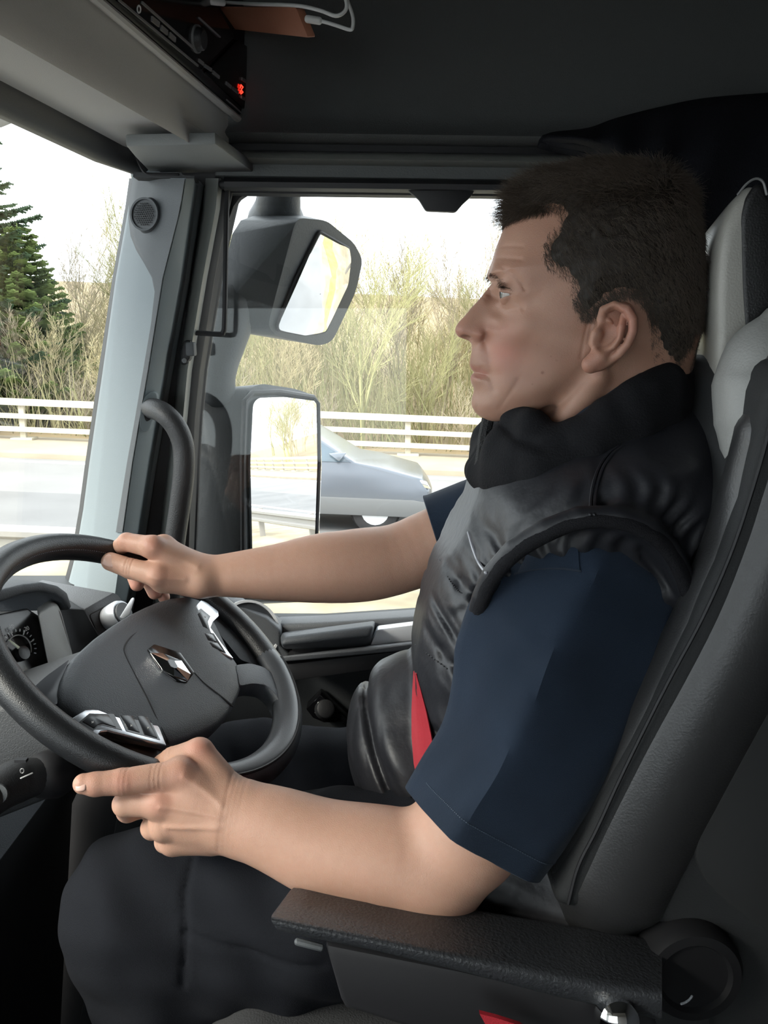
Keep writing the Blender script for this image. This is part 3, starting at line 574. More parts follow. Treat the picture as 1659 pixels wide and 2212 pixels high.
# cushion
MB().prism(round_poly([np.array([x, .92, z]) for x, z in [(-.20, 1.80), (-.14, 1.86), (.20, 1.79), (.42, 1.79), (.42, 1.62), (-.16, 1.66), (-.21, 1.74)]], .03, 4), (0, 0, 0) if False else (0, .235, 0)).prism(round_poly([np.array([x, .92, z]) for x, z in [(-.20, 1.80), (-.14, 1.86), (.20, 1.79), (.42, 1.79), (.42, 1.62), (-.16, 1.66), (-.21, 1.74)]], .03, 4), (0, -.235, 0)).build('cushion', mat('cushion_cloth', (.02, .021, .023), .9, bump=.5, bscale=500), seat, bevel=.02, seg=3)
MB().box((.12, .92, 1.40), (.40, .34, .44)).build('seat_base', M_DARK, seat, bevel=.03, seg=3)
# armrest in front of the camera
a_top = [(600, 1938), (640, 1912), (720, 1925), (1100, 1965), (1400, 2010), (1480, 2040), (1500, 2100), (1470, 2165), (1300, 2140), (1000, 2090), (800, 2050), (640, 2010), (590, 2000), (583, 1985)]
AY = lambda x: float(np.interp(x, [580, 1500], [.62, .60]))
def arm(px, py, Y): return at(px, py, Y)
near_top = [(583, 1985), (640, 1998), (800, 2030), (1000, 2072), (1200, 2110), (1330, 2135), (1430, 2150)]
near_bot = [(600, 2012), (640, 2024), (800, 2056), (1000, 2106), (1200, 2162), (1330, 2190), (1430, 2215)]
far_top = [(636, 1914), (680, 1918), (820, 1935), (1000, 1955), (1190, 1985), (1330, 2005), (1430, 2025)]
ar = []
for (a, b), (c_, d), (e, f) in zip(near_top, near_bot, far_top):
    P1, P2 = at(a, b, .585), at(c_, d, .59); P3 = at(e, f, .675); P4 = P3 + (P2 - P1)
    ar.append(round_poly([P1, P3, P4, P2], .012, 4))
c0 = sum(ar[0]) / len(ar[0])
ar = [[c0 + (p - c0) * .55 + (c0 - sum(ar[1]) / len(ar[1])) * .16 for p in ar[0]], [c0 + (p - c0) * .85 + (c0 - sum(ar[1]) / len(ar[1])) * .10 for p in ar[0]]] + ar
armr = MB().loft(ar).build('armrest', mat('armrest_leather', (.028, .030, .034), .42, bump=.6, bscale=330), seat, smooth=60)
MB().prism([at(x, y, .60) for x, y in [(700, 2040), (1000, 2100), (1420, 2200), (1420, 2330), (1000, 2260), (740, 2180)]], (0, .05, 0)).build('armrest_bracket', M_BLACK, armr, bevel=.006)
MB().tube([at(642, 2034, .605), at(694, 2047, .605)], .0030, 8).build('armrest_lever', M_PILLARD, armr)
pv = at(1500, 2110, .645)
MB().lathe([(.045, -.05), (.045, -.004), (.041, .003), (.033, .004), (.030, .0), (.0005, .0)], pv, (0, -1, .05), 40).build('armrest_pivot', mat('pivot_black', (.008, .008, .009), .7, spec=.2), seat)
MB().tube([at(1462 + 36 * math.cos(t), 2140 + 30 * math.sin(t), .585) for t in np.linspace(.4, 1.3, 7)], .0010, 6).build('pivot_mark', M_DASH, seat)
MB().lathe([(.017, -.01), (.016, .004), (.010, .009), (.0005, .010)], at(1336, 2203, .58), unit((0, -1, .3)), 28).build('height_button', M_CHROME, seat, label='round chrome button on the seat side')

# red belt
M_BELT = mat('belt_red', (.40, .015, .028), .55, bump=.5, bscale=1500)
belt = empty('seat_belt', at(1490, 855, 1.1), 'red seat belt running from the seat tower across the driver to the buckle', 'seat belt')

# ================================================================ OUTSIDE: the road climbs to the left at four percent
GZ = lambda x: -.042 * x
def strip(name, x0, x1, prof, m, n=24, off=(0, 0, -.15), bow=True, **kw):
    rows = []
    for k in range(n + 1):
        x = x0 + (x1 - x0) * k / n; c = .0016 * max(0, x - 4) ** 2 if bow else 0
        rows.append([np.array([x, Y + c, z + GZ(x)]) for Y, z in prof])
    return sheet(rows, off).build(name, m, smooth=60, **kw)
X0, X1 = -70, 110
M_ASPH = mat('asphalt', (.20, .20, .20), .85, bump=.3, bscale=60, var=.12, vscale=.6)
strip('road', X0, X1, [(-8, 0), (3, 0), (5.2, 0)], M_ASPH, **ST)
strip('road_far_lane', X0, X1, [(10.2, 0), (13.2, 0)], mat('asphalt_dark', (.145, .145, .147), .85, bump=.3, bscale=60, var=.12, vscale=.6), **ST)
strip('road_outer_lane', X0, X1, [(13.2, 0), (16.9, 0)], mat('asphalt_light', (.185, .182, .18), .85, bump=.3, bscale=60, var=.1, vscale=.5), **ST)
strip('verge', X0, X1, [(5.2, .0), (5.6, .05), (7.8, .05), (9.6, .05), (10.2, .0)], mat('gravel_tan', (.30, .25, .165), .9, bump=.6, bscale=30, var=.25, vscale=1.5), **ST)
strip('road_edge_line', X0, X1, [(16.35, .004), (16.6, .004)], mat('road_paint', (.55, .55, .54), .7), off=(0, 0, -.003), **ST)
strip('road_inner_line', X0, X1, [(10.6, .004), (10.78, .004)], mat('road_paint', (.55, .55, .54), .7), off=(0, 0, -.003), **ST)
strip('pavement', X0, X1, [(16.9, .0), (16.92, .10), (19.6, .13)], mat('concrete_cream', (.30, .255, .19), .9, bump=.3, bscale=20, var=.08, vscale=1.2), **ST)
strip('grass_verge', X0, X1, [(5.6, .06), (6.0, .07), (6.25, .06)], mat('pale_grass', (.25, .26, .09), .95, bump=.8, bscale=40, var=.2, vscale=3), **ST)
random.seed(4)
strip('hill', -110, 150, [(19.6, .1), (21, .2), (27, .8), (36, 2.4), (50, 4.2), (80, 7.5)], mat('bank_brown', (.22, .165, .09), .95, bump=.8, bscale=6, var=.3, vscale=.25, col2=(.27, .21, .12)), off=(0, 0, -.5), **ST)
def bowY(x): return .0016 * max(0, x - 4) ** 2
# parapet railing along the far side
M_RAIL = mat('rail_metal', (.46, .42, .33), .5)
par = empty('roadside_railing', (-8, 19, .35), 'pale three-rail metal railing along the far side of the road', 'railing')
xs = np.linspace(X0, X1, 40)
for z, r in ((.98, .075), (.66, .055), (.36, .055)):
    MB().loft([[np.array([x, 19 + bowY(x) + a * .05, z + b * r + GZ(x)]) for a, b in ((-1, -1), (1, -1), (1, 1), (-1, 1))] for x in xs]).build('rail', M_RAIL, par, smooth=None)
for x in np.arange(-67.3, 108, 2.95):
    MB().box((x, 19.09 + bowY(x), .52 + GZ(x)), (.13, .10, .92)).box((x, 19.1 + bowY(x), .13 + GZ(x)), (.5, .36, .07)).build('post', M_RAIL, par, bevel=.01)
# steel barrier in the central reservation
M_ARM = mat('galvanised', (.28, .27, .26), .45, metal=.4)
arm_ = empty('crash_barrier', (0, 7.6, .1), 'galvanised steel crash barrier in the central reservation', 'crash barrier')
MB().loft([[np.array([x, 7.6 + bowY(x) + a, z + GZ(x)]) for a, z in [(0, .42), (-.06, .45), (-.06, .50), (0, .54), (0, .60), (-.06, .64), (-.06, .69), (0, .73), (.02, .73), (.02, .42)]] for x in np.linspace(X0, X1, 60)]).build('beam', M_ARM, arm_, smooth=30)
for x in np.arange(-60, 108, 3.2): MB().box((x, 7.7 + bowY(x), .36 + GZ(x)), (.06, .12, .74)).build('post', M_ARM, arm_)

# bare winter trees
def tree_mesh(name, seed, h, spread, stems, m, depth=4, leafy=0):
    rd = random.Random(seed); mb = MB()
    def seg_(a, b, r0, r1):
        d = b - a; t = d / np.linalg.norm(d); u = np.cross(t, [.3, .8, .5]); u = u / np.linalg.norm(u); w_ = np.cross(t, u); n = 4 if r0 > .02 else 3
        mb.loft([[p + r * (math.cos(2 * PI * k / n) * u + math.sin(2 * PI * k / n) * w_) for k in range(n)] for p, r in ((a, r0), (b, r1))], cap=False)
    def grow(p, d, L, r, k):
        nseg = 3 if k > 1 else 2
        for i in range(nseg):
            d = unit(d + np.array([rd.gauss(0, .10), rd.gauss(0, .10), .06 + rd.gauss(0, .05)]))
            q = p + d * (L / nseg); r1 = max(.0045, r * .80); seg_(p, q, r, r1); p, r = q, r1
            if k > 0:
                for _ in range(2 if k > 1 else rd.choice((2, 3))):
                    a = rd.uniform(0, 2 * PI); sp = rd.uniform(.45, .95) * spread
                    nd_ = unit(d + sp * np.array([math.cos(a), math.sin(a), rd.uniform(-.25, .35)]))
                    grow(p, nd_, L * rd.uniform(.48, .68), max(.005, r * .55), k - 1)
    for s in range(stems):
        a = rd.uniform(0, 2 * PI); grow(np.array([.18 * math.cos(a) * (stems > 1), .18 * math.sin(a) * (stems > 1), -.2]), unit([.2 * math.cos(a), .2 * math.sin(a), 1]), h * rd.uniform(.42, .52), .055 * h / 6, depth if s == 0 else depth - 1)
    b = mb.bm(); me = bpy.data.meshes.new(name); b.to_mesh(me); b.free(); me.materials.append(m); return me
M_T1 = mat('twig_yellow', (.36, .31, .18), .9); M_T2 = mat('twig_grey', (.31, .265, .19), .9); M_T3 = mat('twig_green', (.26, .25, .12), .9)
TV = [tree_mesh('bare_tree', 11, 5.6, .8, 2, M_T1), tree_mesh('bare_tree', 12, 6.6, .6, 1, M_T2), tree_mesh('bare_tree', 13, 4.8, .9, 3, M_T1), tree_mesh('bare_tree', 14, 6.2, .7, 2, M_T3), tree_mesh('bare_tree', 15, 3.2, 1.1, 4, M_T2, 3), tree_mesh('bare_tree', 16, 2.6, 1.2, 5, M_T3, 3)]
HZ = lambda Y: float(np.interp(Y, [19.6, 21, 27, 36, 50], [.1, .2, .8, 2.4, 4.2]))
rd = random.Random(5)
LAB = ['pale yellow bare tree in the thicket behind the roadside railing', 'slender grey bare tree in the thicket behind the roadside railing', 'low spreading yellow bare tree behind the roadside railing', 'greenish bare tree in the thicket behind the roadside railing', 'grey twiggy bush at the foot of the thicket', 'greenish twiggy bush at the foot of the thicket']
def plant(i, x, Y, s, rz, name):
    o = bpy.data.objects.new(name, TV[i]); C.objects.link(o); o.location = (x, Y + bowY(x), HZ(Y) + GZ(x)); o.scale = (s, s, s * rd.uniform(.92, 1.1)); o.rotation_euler = (0, 0, rz)
    tag(o, LAB[i], 'tree' if i < 4 else 'bush', ['yellow bare trees behind the railing', 'grey bare trees behind the railing', 'spreading bare trees behind the railing', 'greenish bare trees behind the railing', 'grey bushes behind the railing', 'greenish bushes behind the railing'][i])
for Y, dx, sc0 in ((20.8, 1.5, .80), (23.0, 1.7, .95), (25.6, 1.9, 1.0), (29, 2.3, 1.05)):
    x = -Y * .56
    while x < Y * .42 + 5:
        i = rd.choice((0, 1, 2, 3, 0, 3)) if rd.random() < .8 else rd.choice((4, 5))
        if not (x < -Y * .40 and Y > 22 and False): plant(i, x + rd.uniform(-.5, .5), Y + rd.uniform(-.8, .8), sc0 * rd.uniform(.75, 1.12) * (.82 if x < -Y * .30 else 1), rd.uniform(0, 6.28), 'bare_tree' if i < 4 else 'twiggy_bush')
        x += dx * rd.uniform(.6, 1.3)
x = -11.5
while x < 9:
    plant(rd.choice((4, 5)), x, 20.1 + rd.uniform(0, 1.2), rd.uniform(.55, .9), rd.uniform(0, 6.28), 'twiggy_bush'); x += rd.uniform(.5, 1.1)
for k in range(34):     # trees further back along the road, seen in the mirrors
    x = rd.uniform(13, 85); Y = rd.uniform(22, 31); i = rd.choice((0, 1, 2, 3)); plant(i, x, Y, rd.uniform(.9, 1.3), rd.uniform(0, 6.28), 'bare_tree')
# undergrowth: tangle of thin stems nobody could count
rg = random.Random(8); ub = MB()
for k in range(5200):
    x = rg.uniform(-14, 12); Y = 20.0 + 12 * rg.random() ** 1.3; h = rg.uniform(.8, 2.6); p = np.array([x, Y + bowY(x), HZ(Y) + GZ(x) - .05]); q = p + np.array([rg.gauss(0, .35), rg.gauss(0, .3), h]); mid = (p + q) / 2 + np.array([rg.gauss(0, .12), rg.gauss(0, .12), 0]); r = rg.uniform(.006, .016)
    u = np.array([r, 0, 0]); w_ = np.array([0, r, 0])
    ub.loft([[a + s * u, a + s * w_, a - s * u * .7 - s * w_ * .7] for a, s in ((p, 1), (mid, .8), (q, .35))], cap=False)
ub.build('undergrowth', mat('undergrowth_stems', (.29, .25, .14), .95, var=.3, vscale=.6, col2=(.24, .24, .11)), smooth=None, kind='stuff', label='tangled pale undergrowth at the foot of the trees', cat='undergrowth')
# dark conifers on the left
def conifer(name, seed, h, rad, m):
    rd_ = random.Random(seed); mb = MB(); mb.tube([(0, 0, -.3), (.05, 0, h * .5), (0, 0, h)], [.14, .09, .015], 6)
    z = h * .06
    while z < h * .99:
        L = rad * (1 - z / h) ** .8 + .15; nb = rd_.randint(7, 9); a0 = rd_.uniform(0, 6.28)
        for k in range(nb):
            a = a0 + 2 * PI * k / nb + rd_.uniform(-.25, .25); l = L * rd_.uniform(.75, 1.15); dr = -.10 * l
            d = np.array([math.cos(a), math.sin(a), 0]); s_ = np.array([-math.sin(a), math.cos(a), 0])
            pts = [np.array([0, 0, z]) + d * l * t + np.array([0, 0, dr * t + .22 * l * t * t]) for t in (0, .35, .7, 1)]
            mb.tube(pts, [.03, .02, .012, .005], 4, cap=False)
            n = int(10 + l * 12)
            for j in range(n):
                t = .12 + .88 * j / n; c = np.array([0, 0, z]) + d * l * t + np.array([0, 0, dr * t + .22 * l * t * t])
                for sg in (-1, 1):
                    wl_ = (.16 + .30 * l * (1 - t)) * rd_.uniform(.6, 1.15); e = c + s_ * sg * wl_ * .8 + d * wl_ * .5 + np.array([0, 0, rd_.uniform(-.16, .02) * wl_ * 2])
                    b_ = d * .035; mb.add([c - b_, c + b_, e + b_ * .3 + np.array([0, 0, .03]), e - b_ * .3 + np.array([0, 0, -.02])], [(0, 1, 2, 3)]); mb.add([c + np.array([0, 0, .05]), c - np.array([0, 0, .05]), e], [(0, 1, 2)])
        z += h * .024 + .05
    b = mb.bm(); me = bpy.data.meshes.new(name); b.to_mesh(me); b.free(); me.materials.append(m); return me
M_CON = mat('conifer_green', (.04, .07, .03), .9, var=.35, vscale=1.2); M_CON2 = mat('conifer_light', (.10, .14, .035), .9, var=.3, vscale=1.2)
c1 = conifer('conifer', 1, 9.6, 3.9, M_CON); c2 = conifer('conifer', 2, 5.2, 2.1, M_CON2)
for me, x, Y, s, lab in [(c1, -11.6, 22.3, 1.0, 'tall dark green conifer at the left edge of the windscreen view'), (c2, -9.3, 22.0, .95, 'smaller yellow-green conifer just right of the tall dark conifer'), (c1, -14.8, 25, 1.0, 'dark conifer half hidden behind the tall one'), (c2, -11.0, 21.2, .60, 'low conifer below the tall dark conifer')]:
    o = bpy.data.objects.new('conifer', me); C.objects.link(o); o.location = (x, Y, HZ(Y) + GZ(x)); o.scale = (s, s, s); tag(o, lab, 'tree', 'conifers behind the railing')

# passing car: nose to the right
car = empty('car', (-.55, 12.0, 0), 'silver blue car passing on the far carriageway behind the mirror', 'car')
M_CAR = mat('car_paint', (.10, .115, .14), .22, metal=.3, coat=.8); M_CARD = mat('car_lower', (.11, .115, .12), .4); M_CGL = mat('car_glass', (.05, .08, .11), .06, spec=.9)
nose = -.55 + 1.25; xl = nose - 4.2; cz = lambda x: GZ(x)
prof = [(0, .30), (.02, .62), (.15, .80), (.7, .93), (1.05, .98), (1.75, 1.40), (2.2, 1.47), (3.0, 1.46), (3.7, 1.32), (4.1, .98), (4.2, .62), (4.15, .30)]
prof = [(nose - a, b) for a, b in prof]
def carsec(yf): return None
pc_ = sum(np.array(p) for p in prof) / len(prof); rings = []
for y, s, dz in [(-.88, .90, 0), (-.86, .96, 0), (-.78, .985, 0), (-.4, 1, 0), (.4, 1, 0), (.78, .985, 0), (.86, .96, 0), (.88, .90, 0)]:
    rr = []
    for px_, pz in prof:
        yy_ = y * (1 - .20 * max(0, (pz - .9)) / .57); rr.append(np.array([pc_[0] + (px_ - pc_[0]) * s, 12.0 + yy_, pc_[1] + (pz - pc_[1]) * s + cz(px_)]))
    rings.append(rr)
MB().loft(rings).build('body', M_CAR, car, bevel=.03, seg=3, smooth=50)
def cside(pts, yo): return [np.array([nose - a, 12.0 - .88 * (1 - .20 * max(0, b - .9) / .57) + yo, b + cz(nose - a)]) for a, b in pts]
MB().prism(cside([(1.15, .98), (1.72, 1.33), (2.35, 1.40), (2.35, .98)], -.005), (0, .03, 0)).build('side_window', M_CGL, car)
MB().prism(cside([(2.42, .98), (2.42, 1.40), (3.3, 1.36), (3.75, 1.20), (3.9, .98)], -.005), (0, .03, 0)).build('side_window', M_CGL, car)
sheet([[np.array([nose - 1.08, 12 + y, 1.0 + cz(nose)]) for y in (-.72, 0, .72)], [np.array([nose - 1.72, 12 + y * .86, 1.402 + cz(nose)]) for y in (-.72, 0, .72)]], (.012, 0, .02)).build('windscreen', M_CGL, car)
MB().prism(cside([(.05, .26), (.03, .46), (.3, .50), (3.9, .50), (4.17, .46), (4.15, .26)], -.012), (0, .06, 0)).build('sill', M_CARD, car, bevel=.01)
MB().prism(cside([(.06, .66), (.12, .76), (.55, .84), (.50, .72)], .02), (0, .05, 0)).build('headlight', M_CHROME, car, bevel=.008)
MB().prism(cside([(1.3, 1.0), (1.45, 1.1), (1.2, 1.12)], -.14), (0, .12, 0)).build('door_mirror', M_CAR, car, bevel=.02)
for a in (.82, 3.4):
    for yo in (-.80, .62):
        c_ = np.array([nose - a, 12.0 + yo, .315 + cz(nose - a)])
        wv = MB().lathe([(.20, -.02), (.315, .0), (.315, .2), (.20, .22), (.12, .19), (.0005, .19)], c_ + np.array([0, .17, 0]), (0, -1, 0), 28).build('wheel', M_BLACK, car)
        MB().lathe([(.20, 0), (.19, .02), (.06, .025), (.05, .035), (.0005, .035)], c_ + np.array([0, -.03, 0]), (0, -1, 0), 20).build('wheel_trim', M_SILVER, wv)
        MB().lathe([(.37, 0), (.37, .02), (.0005, .02)], c_ + np.array([0, .19 if yo < 0 else .05, .02]), (0, -1, 0), 28).build('wheel_arch', M_BLACK, car)
# traffic cones beside the railing further back
for x, Y in ((13.5, 17.6), (22, 17.7)):
    Yb = Y + bowY(x); g = .12 + GZ(x)
    cn = empty('traffic_cone', (x, Yb, g), 'orange traffic cone on the pavement, %s from the truck' % ('nearer' if x < 15 else 'farther'), 'traffic cone', 'traffic cones by the railing')
    MB().box((x, Yb, g + .02), (.38, .38, .04)).build('base', M_BLACK, cn, bevel=.01)
    MB().lathe([(.15, .04), (.105, .30)], (x, Yb, g), (0, 0, 1), 20).lathe([(.07, .50), (.03, .75), (.0005, .75)], (x, Yb, g), (0, 0, 1), 20).build('cone', mat('cone_orange', (.85, .10, .02), .5), cn)
    MB().lathe([(.105, .30), (.07, .50)], (x, Yb, g), (0, 0, 1), 20).build('white_band', M_WHITE, cn)

# ================================================================ DOOR MIRROR (outside the glass)
mir = empty('door_mirror', at(470, 1000, 1.6), 'large black truck mirror cluster on a curved arm outside the side window', 'mirror')
M_MH = mat('mirror_housing', (.050, .055, .060), .5, bump=.25, bscale=250); M_MG = mat('mirror_glass', (.93, .94, .95), 0.0, metal=1)
def mirror_plane(px, py, Y, r):
    c = at(px, py, Y); d = unit(c - CAM); n = unit(unit(r) - d); return c, n
# main mirror
mc, mn = mirror_plane(612, 1030, 1.72, (.93, .38, -.085))
def mp(px, py, k=0): return onp(px, py, mc + mn * k, mn)
bez = round_poly([mp(x, y, .004) for x, y in [(528, 848), (560, 828), (640, 840), (688, 858), (692, 1000), (680, 1300), (520, 1300), (522, 1000)]], .03, 4)
gls = round_poly([mp(x, y, -.004) for x, y in [(533, 872), (545, 860), (600, 858), (678, 868), (682, 1000), (672, 1285), (534, 1285), (527, 1000)]], .012, 3)
bkp = [at(x, y, Y) for x, y, Y in [(432, 848, 1.60), (500, 836, 1.64), (600, 838, 1.76), (424, 900, 1.60), (418, 1000, 1.60), (415, 1140, 1.60), (414, 1270, 1.60), (440, 1310, 1.62), (480, 880, 1.72), (470, 1290, 1.72), (600, 1300, 1.78)]]
MB().hull([p for p in bez] + bkp).build('main_housing', M_MH, mir, bevel=.008, seg=3, smooth=50)
MB().prism([p + mn * .016 for p in gls], -mn * .006).build('main_glass', M_MG, mir, smooth=None)
MB().tube([mp(x, y, .010) for x, y in [(524, 1000), (529, 866), (545, 849), (600, 846), (676, 858), (686, 872), (688, 1000), (678, 1292), (526, 1292)]], .006, 8, closed=True).build('main_rim', M_BLACK, mir)
# wide-angle mirror, gently convex
wc, wn = mirror_plane(685, 615, 1.70, (.80, .50, -.44))
def wpn(px, py, k=0): return onp(px, py, wc + wn * k, wn)
bz2 = round_poly([wpn(x, y, .010) for x, y in [(640, 470), (705, 476), (765, 525), (784, 562), (768, 632), (718, 738), (690, 747), (600, 728), (578, 705), (590, 660)]], .02, 4)
bk2 = [at(x, y, Y) for x, y, Y in [(502, 505, 1.60), (520, 476, 1.61), (560, 462, 1.64), (640, 462, 1.68), (700, 482, 1.74), (490, 560, 1.60), (468, 640, 1.59), (462, 690, 1.59), (478, 712, 1.61), (540, 716, 1.66), (760, 540, 1.79)]]
MB().hull(bz2 + bk2).build('wide_housing', M_MH, mir, bevel=.008, seg=3, smooth=50)
g2 = round_poly([wpn(x, y, .013) for x, y in [(690, 500), (752, 536), (755, 560), (748, 612), (702, 716), (655, 722), (600, 712), (598, 702), (640, 600)]], .006, 3)
gc = sum(g2) / len(g2); rows2 = [g2]
RAD = .42
def bulge(p): 
    d = np.linalg.norm(p - gc); return d * d / (2 * RAD)
bmax = max(bulge(p) for p in g2)
rings2 = []
for s in (1, .85, .7, .55, .4, .25, .12, .01):
    rings2.append([gc + (p - gc) * s + wn * (bmax * .5 - bulge(gc + (p - gc) * s) * .5 + .001) for p in g2])
MB().loft(rings2, cap=False).build('wide_glass', M_MG, mir, smooth=180)
MB().tube(g2, .004, 8, closed=True).build('wide_rim', M_BLACK, mir)
# arm
MB().tube([at(x, y, Y) for x, y, Y in [(608, 380, 1.62), (603, 420, 1.63), (600, 448, 1.65), (598, 475, 1.67)]], [.042, .040, .044, .056], 18, smoothn=3).build('upper_arm', M_MH, mir, smooth=180)
MB().tube([at(x, y, Y) for x, y, Y in [(505, 640, 1.62), (490, 710, 1.62), (474, 770, 1.62), (468, 812, 1.62), (466, 850, 1.63)]], [.046, .045, .040, .036, .038], 18, smoothn=3).build('lower_arm', M_MH, mir, smooth=180)
# kerb-view mirror above the windscreen corner
fm = empty('front_mirror', at(-20, 250, 1.6), 'rounded grey front mirror housing above the windscreen', 'mirror')
MB().hull([at(-20 + 95 * math.cos(t) , 190 + 88 * math.sin(t), 1.7 + d) for t in np.linspace(0, 2 * PI, 20) for d in (0, .08)] + [at(-20 + 70 * math.cos(t), 190 + 66 * math.sin(t), 1.62) for t in np.linspace(0, 2 * PI, 16)]).build('housing', mat('front_mirror_grey', (.16, .19, .26), .35, coat=.5), fm, smooth=50)
MB().tube([at(-40, 200, 1.75), at(20, 60, 1.70), at(60, -40, 1.6)], .03, 12).build('arm', M_MH, fm)

# ================================================================ THE DRIVER
# signed-distance modelling: smooth surfaces are meshed with a sparse surface-net and pulled onto the exact surface
f4 = np.float32
def A(*p): return np.array(p, float)
def s_rc(p, a, b, r1, r2):
    a = np.asarray(a); ba = np.asarray(b) - a; pa = p - a; t = np.clip(pa @ ba / max(ba @ ba, 1e-12), 0, 1)
    return np.sqrt(((pa - t[:, None] * ba) ** 2).sum(1)) - (r1 + (r2 - r1) * t)
def s_ell(p, c, r, ax=None):
    q = p - np.asarray(c)
    if ax is not None: q = q @ np.asarray(ax).T
    r = np.asarray(r); k0 = np.sqrt(((q / r) ** 2).sum(1)); k1 = np.sqrt(((q / r ** 2) ** 2).sum(1)); return k0 * (k0 - 1) / np.maximum(k1, 1e-9)
def smin(a, b, k): h = np.clip(.5 + .5 * (b - a) / k, 0, 1); return b + (a - b) * h - k * h * (1 - h)
def smax(a, b, k): return -smin(-a, -b, k)
def s_chain(p, pts, rs, k=0):
    d = None
    for i in range(len(pts) - 1):
        e = s_rc(p, pts[i], pts[i + 1], rs[i], rs[i + 1]); d = e if d is None else (smin(d, e, k) if k else np.minimum(d, e))
    return d
def grouped(fn, lo, hi, mg=.05):
    lo = np.asarray(lo) - mg; hi = np.asarray(hi) + mg
    def f(p):
        m = ((p > lo) & (p < hi)).all(1); d = np.full(len(p), .2)
        if m.any(): d[m] = fn(p[m])
        return d
    return f
def nets(f, lo, hi, h, B=8, ft=1.25):
    lo = np.asarray(lo, float); hi = np.asarray(hi, float); n = np.ceil((hi - lo) / (h * B)).astype(int)
    g = np.stack(np.meshgrid(*[np.arange(k) for k in n], indexing='ij'), -1).reshape(-1, 3)
    cen = lo + (g + .5) * h * B
    d = np.concatenate([f(c) for c in np.array_split(cen, max(1, len(cen) // 60000))])
    g = g[np.abs(d) < h * B * ft]
    loc = np.stack(np.meshgrid(*[np.arange(B + 1)] * 3, indexing='ij'), -1).reshape(-1, 3)
    D = (n * B + 2).astype(np.int64)
    key = lambda q: (q[..., 0].astype(np.int64) * D[1] + q[..., 1]) * D[2] + q[..., 2]
    VK, VP, E = [], [], []
    offs = np.array([[i, j, k] for i in (0, 1) for j in (0, 1) for k in (0, 1)])
    for ch in np.array_split(g, max(1, len(g) // 400)):
        if not len(ch): continue
        cor = ch[:, None, :] * B + loc[None]
        v = f((lo + cor.reshape(-1, 3) * h)).reshape(len(ch), B + 1, B + 1, B + 1)
        s = v < 0
        c8 = np.stack([s[:, o[0]:B + o[0], o[1]:B + o[1], o[2]:B + o[2]] for o in offs], -1); cnt = c8.sum(-1)
        ci = np.argwhere((cnt > 0) & (cnt < 8))
        if not len(ci): continue
        vv = np.stack([v[ci[:, 0], ci[:, 1] + o[0], ci[:, 2] + o[1], ci[:, 3] + o[2]] for o in offs], -1)
        acc = np.zeros((len(ci), 3)); num = np.zeros(len(ci))
        for a_ in range(8):
            for b_ in range(a_ + 1, 8):
                if np.abs(offs[a_] - offs[b_]).sum() != 1: continue
                x = (vv[:, a_] < 0) != (vv[:, b_] < 0)
                if not x.any(): continue
                t = vv[x, a_] / (vv[x, a_] - vv[x, b_]); acc[x] += offs[a_] + (offs[b_] - offs[a_]) * t[:, None]; num[x] += 1
        gi = ch[ci[:, 0]] * B + ci[:, 1:]
        VK.append(key(gi)); VP.append(lo + (gi + acc / num[:, None]) * h)
        for ax in range(3):
            sl0 = [slice(0, B)] * 3; sl1 = list(sl0); sl1[ax] = slice(1, B + 1)
            a0 = s[(slice(None), *sl0)]; a1 = s[(slice(None), *sl1)]
            ei = np.argwhere(a0 != a1)
            if len(ei):
                fl = a0[tuple(ei.T)]; E.append((ax, ch[ei[:, 0]] * B + ei[:, 1:], fl))
    VK = np.concatenate(VK); VP = np.concatenate(VP); o = np.argsort(VK); VK = VK[o]; VP = VP[o]
    Q = []
    for ax, gi, fl in E:
        u, w_ = [(1, 2), (2, 0), (0, 1)][ax]; cs = []
        ok = (gi[:, u] > 0) & (gi[:, w_] > 0); gi, fl = gi[ok], fl[ok]
        for du, dw in ((0, 0), (-1, 0), (-1, -1), (0, -1)):
            q = gi.copy(); q[:, u] += du; q[:, w_] += dw; k = key(q); ix = np.clip(np.searchsorted(VK, k), 0, len(VK) - 1); cs.append(np.where(VK[ix] == k, ix, -1))
        q = np.stack(cs, 1); good = (q >= 0).all(1); q, fl = q[good], fl[good]
        q[~fl] = q[~fl][:, ::-1]; Q.append(q)
    return VP, np.concatenate(Q)
def fchunk(f, p): return np.concatenate([f(c) for c in np.array_split(p, max(1, len(p) // 100000))])
def grad(f, p, e=.0006):
    ks = np.array([[1, -1, -1], [-1, -1, 1], [-1, 1, -1], [1, 1, 1]], float); g = 0
    for k in ks: g = g + k * fchunk(f, p + k * e)[:, None]
    return g / np.maximum(np.linalg.norm(g, axis=1, keepdims=True), 1e-9)
def project(f, p, it=2, mx=.003):
    for _ in range(it):
        d = fchunk(f, p); e = .0008
        gx = np.stack([(fchunk(f, p + np.eye(3)[i] * e) - fchunk(f, p - np.eye(3)[i] * e)) / (2 * e) for i in range(3)], 1)
        g2 = np.maximum((gx ** 2).sum(1), .05); p = p - np.clip(d / g2, -mx, mx)[:, None] * gx
    return p
